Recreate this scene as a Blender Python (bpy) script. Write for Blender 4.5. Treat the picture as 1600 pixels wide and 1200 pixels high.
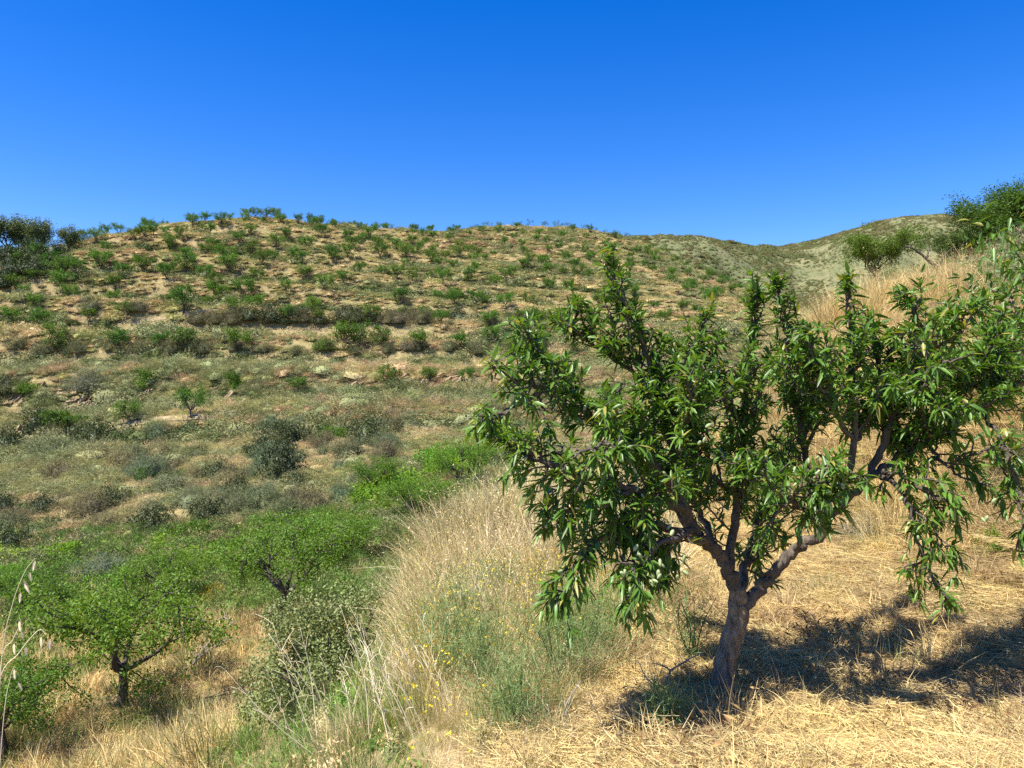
import bpy, math
import numpy as np
from mathutils import Vector, Matrix

# ------------------------------------------------------------------ clear
for o in list(bpy.data.objects):
    bpy.data.objects.remove(o)
scene = bpy.context.scene
COL = scene.collection
F = 1200.0                     # focal length in photo pixels (1600 wide)

# ------------------------------------------------------------------ camera, sky, sun, exposure
cam = bpy.data.cameras.new('camera')
cam.sensor_width = 36.0
cam.lens = 36.0 * F / 1600.0
cam.clip_start = 0.05
cam.clip_end = 4000
cam_o = bpy.data.objects.new('camera', cam)
cam_o.rotation_euler = (math.radians(90), 0, 0)
COL.objects.link(cam_o)
scene.camera = cam_o

TO_SUN = Vector((-0.42, -0.24, 0.87)).normalized()
sun_el = math.asin(TO_SUN.z)
sun_az = math.atan2(TO_SUN.x, TO_SUN.y)
world = bpy.data.worlds.new('World')
scene.world = world
world.use_nodes = True
wn = world.node_tree
wn.nodes.clear()
sky = wn.nodes.new('ShaderNodeTexSky')
sky.sky_type = 'NISHITA'
sky.sun_disc = False
sky.sun_elevation = sun_el
sky.sun_rotation = sun_az
sky.altitude = 600
sky.air_density = 1.0
sky.dust_density = 0.25
sky.ozone_density = 3.0
hs = wn.nodes.new('ShaderNodeHueSaturation')
hs.inputs['Hue'].default_value = 0.518
hs.inputs['Saturation'].default_value = 1.44
hs.inputs['Value'].default_value = 1.0
bg = wn.nodes.new('ShaderNodeBackground')
bg.inputs['Strength'].default_value = 0.099
wo = wn.nodes.new('ShaderNodeOutputWorld')
wn.links.new(sky.outputs[0], hs.inputs['Color'])
wn.links.new(hs.outputs[0], bg.inputs['Color'])
wn.links.new(bg.outputs[0], wo.inputs['Surface'])

sl = bpy.data.lights.new('sun', 'SUN')
sl.energy = 5.0
sl.angle = math.radians(0.5)
sl.color = (1.0, 0.95, 0.85)
so = bpy.data.objects.new('sun', sl)
so.rotation_euler = TO_SUN.to_track_quat('Z', 'Y').to_euler()
so.location = (-20, -5, 40)
COL.objects.link(so)

scene.view_settings.view_transform = 'Standard'
scene.view_settings.look = 'None'
scene.view_settings.exposure = 1.18
scene.view_settings.gamma = 1.0
scene.view_settings.use_curve_mapping = False
scene.render.engine = 'CYCLES'
scene.cycles.max_bounces = 5
scene.cycles.diffuse_bounces = 3
scene.cycles.glossy_bounces = 2
scene.cycles.transmission_bounces = 3
scene.cycles.use_denoising = False

# ------------------------------------------------------------------ noise
def _h(ix, iy, seed):
    n = (ix.astype(np.int64) * 374761393 + iy.astype(np.int64) * 668265263 + seed * 1274126177) & 0x7fffffff
    n = ((n ^ (n >> 13)) * 1103515245) & 0x7fffffff
    n = (n ^ (n >> 16)) & 0xffff
    return n / 65535.0

def vnoise(x, y, seed=0):
    x = np.asarray(x, float); y = np.asarray(y, float)
    ix = np.floor(x); iy = np.floor(y)
    fx = x - ix; fy = y - iy
    fx = fx * fx * (3 - 2 * fx); fy = fy * fy * (3 - 2 * fy)
    a = _h(ix, iy, seed); b = _h(ix + 1, iy, seed); c = _h(ix, iy + 1, seed); d = _h(ix + 1, iy + 1, seed)
    return (a + (b - a) * fx) * (1 - fy) + (c + (d - c) * fx) * fy - 0.5

def fbm(x, y, seed=0, octs=4):
    r = 0; amp = 1.0; f = 1.0
    for k in range(octs):
        r = r + amp * vnoise(x * f, y * f, seed + k * 17)
        amp *= 0.5; f *= 2.03
    return r

def sstep(a, b, x):
    t = np.clip((np.asarray(x, float) - a) / (b - a), 0, 1)
    return t * t * (3 - 2 * t)

# ------------------------------------------------------------------ terrain height
YK = np.array([26, 30, 34, 40, 48, 55, 62, 70, 80, 90, 100, 115, 130, 150, 170, 190, 215, 240, 280, 340.])
PROF = {   # ground row (photo pixels) seen at each distance; past the ridge the hill falls away
    -700: [930, 900, 860, 800, 745, 700, 650, 600, 540, 480, 445, 425, None],
    0:    [915, 880, 835, 780, 730, 688, 642, 590, 535, 482, 440, 397, 386, None],
    120:  [912, 875, 830, 775, 723, 680, 637, 588, 535, 487, 448, 400, 376, 376, None],
    200:  [908, 870, 825, 770, 717, 673, 632, 585, 536, 492, 455, 405, 365, 358, None],
    300:  [903, 862, 818, 763, 711, 666, 627, 582, 536, 496, 461, 414, 372, 342, None],
    420:  [895, 855, 812, 757, 705, 660, 623, 580, 537, 500, 468, 425, 385, 334, None],
    520:  [885, 845, 800, 750, 698, 656, 619, 578, 538, 504, 474, 437, 405, 366, 342, None],
    600:  [875, 835, 790, 742, 692, 652, 615, 577, 540, 507, 478, 446, 419, 390, 365, 350, None],
    720:  [860, 820, 778, 732, 686, 646, 611, 575, 540, 508, 481, 453, 431, 407, 386, 368, 352, 350, None],
    850:  [850, 810, 770, 725, 682, 643, 609, 575, 541, 510, 484, 457, 437, 415, 395, 377, 359, 347, None],
    950:  [845, 805, 765, 722, 680, 641, 608, 575, 542, 511, 487, 460, 441, 420, 401, 384, 366, 355, None],
    1000: [845, 805, 765, 722, 680, 641, 608, 575, 543, 513, 490, 464, 446, 426, 408, 392, 376, 367, None],
    1060: [845, 805, 765, 722, 680, 641, 609, 577, 546, 518, 495, 470, 453, 435, 418, 405, 396, 394, None],
    1130: [845, 805, 765, 722, 680, 643, 612, 581, 551, 525, 502, 479, 463, 447, 434, 429, None],
    1250: [845, 805, 765, 722, 682, 648, 620, 592, 563, 538, 516, 497, 485, 478, None],
    1400: [845, 805, 765, 724, 686, 655, 632, 608, 582, 559, 541, 526, 520, 520, None],
    1700: [845, 805, 768, 730, 696, 670, 650, 628, 605, 586, 570, 556, 548, None],
    2600: [845, 805, 768, 730, 696, 670, 650, 628, 605, 586, 570, 556, 548, None],
}
_pk = sorted(PROF)
_pg = np.arange(-700, 2601, 10.0)
_lg = np.linspace(math.log(26), math.log(340), 240)
_zt = []
for p in _pk:
    v = PROF[p]
    n = v.index(None)
    zz = [(600 - v[i]) / F * YK[i] for i in range(n)]
    for i in range(n, len(YK)):
        zz.append(zz[n - 1] - 0.10 * (YK[i] - YK[n - 1]) - 0.0009 * (YK[i] - YK[n - 1]) ** 2)
    _zt.append(np.interp(np.exp(_lg), YK, zz))
_zt = np.array(_zt)
ZT = np.array([np.interp(_pg, _pk, _zt[:, j]) for j in range(len(_lg))]).T      # (px, logY)
def _blur(a, s, axis):
    k = np.exp(-0.5 * (np.arange(-3 * s, 3 * s + 1) / s) ** 2); k /= k.sum()
    pad = [(0, 0), (0, 0)]; pad[axis] = (3 * s, 3 * s)
    b = np.pad(a, pad, mode='edge')
    return np.apply_along_axis(lambda r: np.convolve(r, k, 'valid'), axis, b)
ZT = _blur(_blur(ZT, 4, 0), 3, 1)

def z_table(px, Y):
    a = np.clip((px - _pg[0]) / 10.0, 0, len(_pg) - 1.001)
    b = np.clip((np.log(np.maximum(Y, 26)) - _lg[0]) / (_lg[1] - _lg[0]), 0, len(_lg) - 1.001)
    i = a.astype(int); j = b.astype(int); fa = a - i; fb = b - j
    return (ZT[i, j] * (1 - fa) + ZT[i + 1, j] * fa) * (1 - fb) + (ZT[i, j + 1] * (1 - fa) + ZT[i + 1, j + 1] * fa) * fb

TP = 12.0
def terrace_f(x, Y):
    px = 800 + F * x / Y
    s = Y + 1.6 * fbm(x / 22, Y / 60, 5, 2) + 0.0022 * (px - 500) - 58.0
    return s / TP - np.floor(s / TP)

def z_far(x, Y):
    x = np.asarray(x, float); Y = np.asarray(Y, float)
    px = 800 + F * x / Y
    f = terrace_f(x, Y)
    g = np.where(f < 0.62, f * 0.22, 0.1364 + 0.8636 * sstep(0.6, 0.98, f))
    amp = sstep(46, 54, Y) * (1 - 0.35 * sstep(100, 140, Y))
    Yq = Y + (g - f) * TP * amp
    z = z_table(px, Yq)
    z = z + 0.5 * fbm(x / 9, Y / 9, 3, 4) * sstep(26, 60, Y) + 2.0 * fbm(x / 45, Y / 45, 9, 2) * sstep(60, 110, Y)
    return z

CP = [  # near terrain: x, y, z (eye at the origin)
 (0,-8,-1.4),(6,-8,-1.0),(-6,-8,-2.6),(12,-8,0.5),(0,0,-1.62),(2,0,-1.55),(-1,0,-1.8),(0.9,3,-1.68),(1.2,4.5,-1.85),(2.5,4.2,-1.80),(3.5,5,-1.72),
 (1.5,6,-1.86),(2.2,7,-1.82),(3.3,7,-1.72),(4.0,6.2,-1.6),(0,4,-1.86),(0.2,5.5,-1.97),(0.3,7,-2.12),(0.5,8.5,-2.3),(5,3,-1.3),(4,0,-1.4),
 (4.5,11,0.95),(6.1,10.5,1.2),(6.0,9.0,0.95),(4.8,8.2,-0.62),(3.6,7.9,-1.5),(4.8,7,-0.95),(5.3,8.0,0.0),(3.5,10.5,-0.9),(2.9,10,-1.5),(2.2,9.5,-1.85),
 (8.5,18,2.25),(7.9,14,1.65),(8.9,14,1.95),(6.7,16,1.0),(5,18,-1.0),(4,16,-1.5),(3,14,-2.5),(9,25,0.0),(13,25,1.5),(15,14,2.4),(11,14,2.25),(13,18,2.2),(12,21,1.6),(10,10,1.6),(10,8,1.5),(16,22,1.5),(7,6,0.9),(8,2,0.4),
 (-0.4,3,-1.9),(-0.94,4.5,-2.2),(-0.85,6.5,-2.25),(-0.95,8.3,-2.3),(-0.6,10,-2.1),(0.2,12,-2.3),(1.5,13,-2.4),(-1.9,11,-3.6),(-1.4,13,-4.2),
 (-1.9,8,-3.4),(-1.9,5,-3.1),(-2.3,3,-3.1),(-2.5,0,-2.9),(-4.2,10,-4.75),(-5,12.5,-5.75),(-7.2,14.5,-6.1),(-8,12.4,-6.05),(-10,14,-6.2),(-5,8,-5.2),(-9,8,-5.7),(-6,3,-4.8),
 (-6.2,20,-6.0),(-2,14,-5.0),(0,17,-5.2),(2,20,-5.4),(-2,20,-6.0),(-6,25,-6.7),(0,25,-6.5),(-15,20,-6.3),(-12,25,-6.7),(6,22,-4.0),(-25,15,-6.3),(-25,5,-5.9),(-20,25,-6.8),
]
for _px in (-400, 0, 200, 400, 600, 800, 1000, 1200, 1500):
    for _Y in (29.0, 33.0):
        _x = (_px - 800) / F * _Y
        CP.append((_x, _Y, float(z_table(np.array([_px * 1.0]), np.array([_Y]))[0])))
CP = np.array(CP, float)
def _k(r2):
    return 0.5 * r2 * np.log(r2 + 1e-9)
_n = len(CP)
_A = np.zeros((_n + 3, _n + 3))
_d2 = (CP[:, None, 0] - CP[None, :, 0]) ** 2 + (CP[:, None, 1] - CP[None, :, 1]) ** 2
_A[:_n, :_n] = _k(_d2) + np.eye(_n) * 0.15
_A[:_n, _n:] = np.c_[np.ones(_n), CP[:, :2]]
_A[_n:, :_n] = _A[:_n, _n:].T
_W = np.linalg.solve(_A, np.r_[CP[:, 2], 0, 0, 0])

def z_near(x, Y):
    x = np.clip(np.asarray(x, float), -28, 18); Y = np.clip(np.asarray(Y, float), -9, 34)
    sh = x.shape; x = x.ravel(); Y = Y.ravel()
    z = _W[_n] + _W[_n + 1] * x + _W[_n + 2] * Y
    for i in range(_n):
        z = z + _W[i] * _k((x - CP[i, 0]) ** 2 + (Y - CP[i, 1]) ** 2)
    z = z + 0.10 * fbm(x / 1.3, Y / 1.3, 21, 4) + 0.3 * fbm(x / 5, Y / 5, 31, 2) * sstep(8, 14, Y)
    return z.reshape(sh)

def height(x, Y):
    x = np.asarray(x, float); Y = np.asarray(Y, float)
    w = sstep(24, 30, Y)
    z = np.where(w < 1, z_near(x, Y), 0) * (1 - w)
    return z + np.where(w > 0, z_far(x, np.maximum(Y, 20)), 0) * w

def hit(px, py, y0=2.2, y1=330.0):
    """where the sight line through a photo pixel meets the ground"""
    Y = y0 * (y1 / y0) ** np.linspace(0, 1, 900)
    zr = (600 - py) / F * Y
    zt = height((px - 800) / F * Y, Y)
    k = np.nonzero(zr <= zt)[0]
    i = k[0] if len(k) else int(np.argmin(zr - zt))
    return np.array([(px - 800) / F * Y[i], Y[i], zt[i]])

def at(px, py, Y):
    return np.array([(px - 800) / F * Y, Y, (600 - py) / F * Y])

# ------------------------------------------------------------------ mesh helpers
def make_mesh(name, V, faces, mat=None, smooth=False, mats=None, midx=None):
    """faces: list of int arrays (n,3) or (n,4)"""
    me = bpy.data.meshes.new(name)
    V = np.asarray(V, np.float32)
    me.vertices.add(len(V)); me.vertices.foreach_set('co', V.ravel())
    faces = [np.asarray(f, np.int32) for f in faces if len(f)]
    li = np.concatenate([f.ravel() for f in faces])
    tot = np.concatenate([np.full(len(f), f.shape[1], np.int32) for f in faces])
    st = np.concatenate([[0], np.cumsum(tot)[:-1]]).astype(np.int32)
    me.loops.add(len(li)); me.loops.foreach_set('vertex_index', li)
    me.polygons.add(len(tot)); me.polygons.foreach_set('loop_start', st)
    if smooth:
        me.polygons.foreach_set('use_smooth', np.ones(len(tot), bool))
    if mats:
        for m in mats: me.materials.append(m)
        if midx is not None: me.polygons.foreach_set('material_index', np.asarray(midx, np.int32))
    elif mat:
        me.materials.append(mat)
    me.update(calc_edges=True)
    return me

class MB:
    def __init__(s): s.V = []; s.F = {3: [], 4: []}; s.n = 0
    def add(s, V, *faces):
        V = np.asarray(V, float).reshape(-1, 3)
        for f in faces:
            f = np.asarray(f, int)
            if len(f): s.F[f.shape[1]].append(f + s.n)
        s.V.append(V); s.n += len(V)
    def mesh(s, name, mat, smooth=False):
        fs = [np.concatenate(s.F[k]) for k in (3, 4) if s.F[k]]
        return make_mesh(name, np.concatenate(s.V), fs, mat, smooth)

def unit(v):
    v = np.asarray(v, float)
    return v / (np.linalg.norm(v, axis=-1, keepdims=True) + 1e-12)

def catmull(P, n=6):
    P = np.asarray(P, float)
    Q = np.vstack([2 * P[0] - P[1], P, 2 * P[-1] - P[-2]])
    out = []
    for i in range(1, len(Q) - 2):
        for t in np.linspace(0, 1, n, endpoint=False):
            a, b, c, d = Q[i - 1], Q[i], Q[i + 1], Q[i + 2]
            out.append(0.5 * (2 * b + (c - a) * t + (2 * a - 5 * b + 4 * c - d) * t * t + (3 * b - a - 3 * c + d) * t ** 3))
    out.append(P[-1])
    return np.array(out)

def tube(mb, P, R, n=6, rough=0.0, rng=None, cap=True):
    P = np.asarray(P, float); m = len(P)
    R = np.broadcast_to(np.asarray(R, float), (m,))
    T = np.gradient(P, axis=0); T = unit(T)
    up = np.array([0, 0, 1.0]) if abs(T[0][2]) < 0.9 else np.array([1.0, 0, 0])
    a = unit(np.cross(T[0], up)); V = []
    for i in range(m):
        a = unit(a - T[i] * np.dot(a, T[i])); b = np.cross(T[i], a)
        th = np.arange(n) * 2 * math.pi / n
        r = R[i] * (1 + (rough * rng.uniform(-1, 1, n) if rough else 0))
        V.append(P[i] + (np.cos(th) * r)[:, None] * a + (np.sin(th) * r)[:, None] * b)
    V = np.concatenate(V)
    i = np.arange(m - 1)[:, None] * n; j = np.arange(n)[None, :]; j2 = (j + 1) % n
    q = np.stack([i + j, i + j2, i + n + j2, i + n + j], -1).reshape(-1, 4)
    V = np.vstack([V, P[-1] + T[-1] * R[-1] * 0.5])
    t = np.array([[(m - 1) * n + k, (m - 1) * n + (k + 1) % n, m * n] for k in range(n)])
    mb.add(V, q, t)

def leaf_arrays(P, A, N, L, W, droop, fold=0.25):
    """lanceolate leaves folded on the midrib: 8 vertices, 8 triangles each"""
    P = np.asarray(P, float); n = len(P)
    A = unit(A); S = unit(np.cross(A, N)); N = unit(np.cross(S, A))
    L = np.broadcast_to(L, (n,))[:, None]; W = np.broadcast_to(W, (n,))[:, None]; D = np.broadcast_to(droop, (n,))[:, None]
    dn = np.array([0, 0, -1.0])
    c = lambda t: P + A * L * t + dn * D * L * t * t
    h1 = N * W * fold; h2 = N * W * fold * 0.7
    c1 = c(0.33); c2 = c(0.70)
    V = np.stack([P, c1 - S * W * 0.5 + h1, c1, c1 + S * W * 0.5 + h1, c2 - S * W * 0.34 + h2, c2, c2 + S * W * 0.34 + h2, c(1.0)], 1)
    b = (np.arange(n) * 8)[:, None, None]
    T = (b + np.array([[0, 1, 2], [0, 2, 3], [4, 7, 5], [5, 7, 6]])).reshape(-1, 3)
    Q = (b + np.array([[1, 4, 5, 2], [2, 5, 6, 3]])).reshape(-1, 4)
    return V.reshape(-1, 3), T, Q

def flake_arrays(P, A, N, L, W):
    """simple pointed leaves, one folded pair of triangles each"""
    n = len(P); A = unit(A); S = unit(np.cross(A, N)); N = unit(np.cross(S, A))
    L = np.broadcast_to(L, (n,))[:, None]; W = np.broadcast_to(W, (n,))[:, None]
    V = np.stack([P, P + A * L * 0.45 - S * W * 0.5 + N * W * 0.15, P + A * L, P + A * L * 0.45 + S * W * 0.5 + N * W * 0.15], 1)
    b = (np.arange(n) * 4)[:, None, None]
    T = (b + np.array([[0, 1, 2], [0, 2, 3]])).reshape(-1, 3)
    return V.reshape(-1, 3), T

def blade_arrays(P, D, H, W, bend, rng):
    """tapering bent ribbons, three triangles each"""
    n = len(P); D = unit(D)
    side = unit(np.cross(D, unit(rng.normal(size=(n, 3)))))
    out = unit(rng.normal(size=(n, 3)) * [1, 1, 0.2])
    H = np.broadcast_to(H, (n,))[:, None]; W = np.broadcast_to(W, (n,))[:, None]; B = np.broadcast_to(bend, (n,))[:, None]
    m = P + D * H * 0.5 + out * B * H * 0.18
    t = P + D * H * (1 - 0.25 * B) + out * B * H * 0.6
    V = np.stack([P - side * W * .5, P + side * W * .5, m + side * W * .4, m - side * W * .4, t], 1)
    b = (np.arange(n) * 5)[:, None, None]
    Q = (b + np.array([[0, 1, 2, 3]])).reshape(-1, 4); T = (b + np.array([[3, 2, 4]])).reshape(-1, 3)
    return V.reshape(-1, 3), Q, T

def rand_dir(rng, n, up=0.0):
    v = unit(rng.normal(size=(n, 3))); v[:, 2] += up
    return unit(v)

# ------------------------------------------------------------------ objects
def tag(o, label=None, cat=None, group=None, kind=None):
    if label: o['label'] = label
    if cat: o['category'] = cat
    if group: o['group'] = group
    if kind: o['kind'] = kind
    return o

def obj(name, me, parent=None, loc=None, rot=None, scl=None, color=None):
    o = bpy.data.objects.new(name, me)
    COL.objects.link(o)
    if parent: o.parent = parent
    if loc is not None: o.location = [float(v) for v in loc]
    if rot is not None: o.rotation_euler = rot
    if scl is not None: o.scale = scl if hasattr(scl, '__len__') else (scl, scl, scl)
    if color is not None: o.color = (*color, 1)
    return o

def thing(name, label, cat, loc, rot=None, scl=None, group=None):
    return tag(obj(name, None, None, loc, rot, scl), label, cat, group)

# ------------------------------------------------------------------ materials
def nodes(name):
    m = bpy.data.materials.new(name); m.use_nodes = True
    nt = m.node_tree; nt.nodes.clear()
    out = nt.nodes.new('ShaderNodeOutputMaterial')
    return m, nt, out, nt.nodes.new, nt.links.new

def leaf_mat(name, col, col2, rough=0.45, spec=0.4, trans=0.35, tcol=None, tint=None, old=None):
    """two greens mixed by a noise through the crown and at random per leaf; light passes through"""
    m, nt, out, N, L = nodes(name)
    geo = N('ShaderNodeNewGeometry')
    mix = N('ShaderNodeMix'); mix.data_type = 'RGBA'
    mix.inputs[6].default_value = (*col, 1); mix.inputs[7].default_value = (*col2, 1)
    ob = N('ShaderNodeObjectInfo'); sm = N('ShaderNodeMath'); sm.operation = 'ADD'; fr = N('ShaderNodeMath'); fr.operation = 'FRACT'
    L(geo.outputs['Random Per Island'], sm.inputs[0]); L(ob.outputs['Random'], sm.inputs[1]); L(sm.outputs[0], fr.inputs[0])
    L(fr.outputs[0], mix.inputs[0])
    colour = mix.outputs[2]
    if old:
        m3 = N('ShaderNodeMath'); m3.operation = 'MULTIPLY'; m3.inputs[1].default_value = 7.31; f3 = N('ShaderNodeMath'); f3.operation = 'FRACT'; g3 = N('ShaderNodeMath'); g3.operation = 'LESS_THAN'; g3.inputs[1].default_value = .05
        L(fr.outputs[0], m3.inputs[0]); L(m3.outputs[0], f3.inputs[0]); L(f3.outputs[0], g3.inputs[0])
        mo = N('ShaderNodeMix'); mo.data_type = 'RGBA'; mo.inputs[7].default_value = (*old, 1)
        L(g3.outputs[0], mo.inputs[0]); L(colour, mo.inputs[6]); colour = mo.outputs[2]
    if tint == 'object':
        oi = N('ShaderNodeObjectInfo'); mu = N('ShaderNodeMix'); mu.data_type = 'RGBA'; mu.blend_type = 'MULTIPLY'; mu.inputs[0].default_value = 1
        L(colour, mu.inputs[6]); L(oi.outputs['Color'], mu.inputs[7]); colour = mu.outputs[2]
    elif tint == 'instance':
        at_ = N('ShaderNodeAttribute'); at_.attribute_type = 'INSTANCER'; at_.attribute_name = 'tint'
        mu = N('ShaderNodeMix'); mu.data_type = 'RGBA'; mu.blend_type = 'MULTIPLY'; mu.inputs[0].default_value = 1
        L(colour, mu.inputs[6]); L(at_.outputs['Color'], mu.inputs[7]); colour = mu.outputs[2]
    p = N('ShaderNodeBsdfPrincipled')
    p.inputs['Roughness'].default_value = rough
    p.inputs['Specular IOR Level'].default_value = spec
    L(colour, p.inputs['Base Color'])
    if trans > 0:
        tr = N('ShaderNodeBsdfTranslucent')
        br = N('ShaderNodeMix'); br.data_type = 'RGBA'; br.blend_type = 'MULTIPLY'; br.inputs[0].default_value = 1
        br.inputs[7].default_value = (*(tcol or (1.5, 1.5, 0.6)), 1)
        L(colour, br.inputs[6]); L(br.outputs[2], tr.inputs['Color'])
        ms = N('ShaderNodeMixShader'); ms.inputs[0].default_value = trans
        L(p.outputs[0], ms.inputs[1]); L(tr.outputs[0], ms.inputs[2]); L(ms.outputs[0], out.inputs['Surface'])
    else:
        L(p.outputs[0], out.inputs['Surface'])
    return m

def bark_mat(name, a, b, scale=18, stretch=0.25, bump=0.6):
    m, nt, out, N, L = nodes(name)
    tc = N('ShaderNodeTexCoord'); mp = N('ShaderNodeMapping'); mp.inputs['Scale'].default_value = (1, 1, stretch)
    L(tc.outputs['Object'], mp.inputs['Vector'])
    nz = N('ShaderNodeTexNoise'); nz.inputs['Scale'].default_value = scale; nz.inputs['Detail'].default_value = 8; nz.inputs['Roughness'].default_value = 0.7
    L(mp.outputs[0], nz.inputs['Vector'])
    vo = N('ShaderNodeTexVoronoi'); vo.inputs['Scale'].default_value = scale * 2.0
    L(mp.outputs[0], vo.inputs['Vector'])
    cr = N('ShaderNodeValToRGB'); cr.color_ramp.elements[0].position = 0.32; cr.color_ramp.elements[1].position = 0.68
    cr.color_ramp.elements[0].color = (*a, 1); cr.color_ramp.elements[1].color = (*b, 1)
    L(nz.outputs[0], cr.inputs[0])
    ad = N('ShaderNodeMath'); ad.operation = 'ADD'; L(nz.outputs[0], ad.inputs[0]); L(vo.outputs['Distance'], ad.inputs[1])
    bu = N('ShaderNodeBump'); bu.inputs['Strength'].default_value = bump; bu.inputs['Distance'].default_value = 0.02
    L(ad.outputs[0], bu.inputs['Height'])
    p = N('ShaderNodeBsdfPrincipled'); p.inputs['Roughness'].default_value = 0.85
    L(cr.outputs[0], p.inputs['Base Color']); L(bu.outputs[0], p.inputs['Normal']); L(p.outputs[0], out.inputs['Surface'])
    return m

def soil_mat(name, cols, scales, bump=0.5, bdist=0.1):
    """cols: base and three overlays; scales: noise sizes in 1/m"""
    m, nt, out, N, L = nodes(name)
    geo = N('ShaderNodeNewGeometry')
    def noise(sc, det=6, off=0, rough=0.6):
        mp = N('ShaderNodeMapping'); mp.inputs['Location'].default_value = (off, off * 1.7, 0)
        L(geo.outputs['Position'], mp.inputs['Vector'])
        n = N('ShaderNodeTexNoise'); n.inputs['Scale'].default_value = sc; n.inputs['Detail'].default_value = det; n.inputs['Roughness'].default_value = rough
        L(mp.outputs[0], n.inputs['Vector']); return n.outputs[0]
    def ramp(v, lo, hi):
        r = N('ShaderNodeMapRange'); r.inputs[1].default_value = lo; r.inputs[2].default_value = hi
        L(v, r.inputs[0]); return r.outputs[0]
    cur = None
    for i, c in enumerate(cols):
        if cur is None:
            rgb = N('ShaderNodeRGB'); rgb.outputs[0].default_value = (*c, 1); cur = rgb.outputs[0]; continue
        mx = N('ShaderNodeMix'); mx.data_type = 'RGBA'
        L(ramp(noise(scales[(i - 1) % len(scales)], 7, i * 13.3, 0.68), 0.45, 0.60), mx.inputs[0])
        L(cur, mx.inputs[6]); mx.inputs[7].default_value = (*c, 1); cur = mx.outputs[2]
    nf = noise(scales[-1] * 4, 8, 3.1, 0.75)
    mv = N('ShaderNodeMix'); mv.data_type = 'RGBA'; mv.blend_type = 'MULTIPLY'; mv.inputs[0].default_value = 0.7
    g = N('ShaderNodeValToRGB'); g.color_ramp.elements[0].position = 0.3; g.color_ramp.elements[1].position = 0.7
    g.color_ramp.elements[0].color = (.45, .42, .38, 1); g.color_ramp.elements[1].color = (1.3, 1.3, 1.3, 1)
    L(nf, g.inputs[0]); L(cur, mv.inputs[6]); L(g.outputs[0], mv.inputs[7])
    bu = N('ShaderNodeBump'); bu.inputs['Strength'].default_value = bump; bu.inputs['Distance'].default_value = bdist
    L(nf, bu.inputs['Height'])
    p = N('ShaderNodeBsdfPrincipled'); p.inputs['Roughness'].default_value = 0.95; p.inputs['Specular IOR Level'].default_value = 0.1
    L(mv.outputs[2], p.inputs['Base Color']); L(bu.outputs[0], p.inputs['Normal']); L(p.outputs[0], out.inputs['Surface'])
    return m

M_near = soil_mat('straw_covered_soil', [(.34, .245, .125), (.42, .32, .16), (.22, .15, .085), (.30, .24, .12)], [0.9, 2.2, 5.0], 0.6, 0.05)
M_hill = soil_mat('dry_hillside_soil', [(.285, .23, .105), (.21, .195, .08), (.26, .195, .105), (.32, .26, .125)], [0.05, 0.22, 0.8], 0.5, 0.4)
M_far = soil_mat('distant_scrub_slope', [(.17, .18, .085), (.12, .14, .06), (.23, .21, .11), (.15, .165, .08)], [0.02, 0.05, 0.15], 0.6, 2.0)
M_leaf = leaf_mat('almond_leaf', (.052, .118, .014), (.118, .225, .030), 0.40, 0.40, 0.28, (1.7, 1.6, 0.4), None, (.26, .25, .05))
M_leaf_mid = leaf_mat('orchard_leaf', (.070, .135, .014), (.135, .215, .030), 0.55, 0.25, 0.3, (1.6, 1.5, 0.4), 'object')
M_leaf_oak = leaf_mat('oak_leaf', (.10, .128, .045), (.185, .205, .08), 0.55, 0.35, 0.15, (1.4, 1.4, 0.6), 'object')
M_scrub = leaf_mat('scrub_leaf', (.62, .62, .62), (1.15, 1.15, 1.15), 0.8, 0.15, 0.2, (1.2, 1.2, 0.9), 'object')
M_cover = leaf_mat('ground_cover_blade', (.62, .62, .62), (1.2, 1.2, 1.2), 0.8, 0.12, 0.2, (1.2, 1.2, 0.9), 'instance')
M_bark = bark_mat('almond_bark', (.05, .034, .022), (.37, .275, .18), 30, 0.3, 1.0)
M_limb = bark_mat('limb_bark', (.035, .027, .02), (.15, .115, .085), 20, 0.3, 0.8)
M_bark_dark = bark_mat('dark_bark', (.03, .022, .018), (.11, .085, .07), 12)
M_nut = leaf_mat('almond_husk', (.22, .28, .11), (.32, .38, .19), 0.7, 0.25, 0.0)
M_stalk = leaf_mat('dry_stalk', (.66, .55, .36), (.80, .70, .50), 0.7, 0.2, 0.0)
M_dead = bark_mat('dead_wood', (.16, .13, .11), (.42, .38, .34), 22)
M_fennel = leaf_mat('fennel_thread', (.10, .17, .055), (.20, .27, .10), 0.6, 0.2, 0.2)
M_rock = soil_mat('slate_rock', [(.36, .285, .18), (.27, .21, .145), (.42, .335, .225), (.33, .245, .15)], [0.4, 1.1, 3.0], 0.6, 0.08)
M_stone = leaf_mat('field_stone', (.20, .17, .135), (.42, .37, .30), 0.9, 0.1, 0.0)
M_yellow = leaf_mat('yellow_petal', (.62, .46, .02), (.75, .60, .05), 0.6, 0.2, 0.2)

# ------------------------------------------------------------------ terrain meshes
def sheet(name, rows, cols_px, mat, hf, xf):
    R, Cc = np.meshgrid(rows, cols_px, indexing='ij')
    X = (Cc - 800) / F * xf(R)
    Z = hf(X, R)
    V = np.stack([X, R, Z], -1).reshape(-1, 3)
    a, b = R.shape
    i = np.arange(a - 1)[:, None] * b; j = np.arange(b - 1)[None, :]
    Q = np.stack([i + j, i + j + 1, i + b + j + 1, i + b + j], -1).reshape(-1, 4)
    return tag(obj(name, make_mesh(name, V, [Q], mat, True)), kind='structure')

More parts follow.
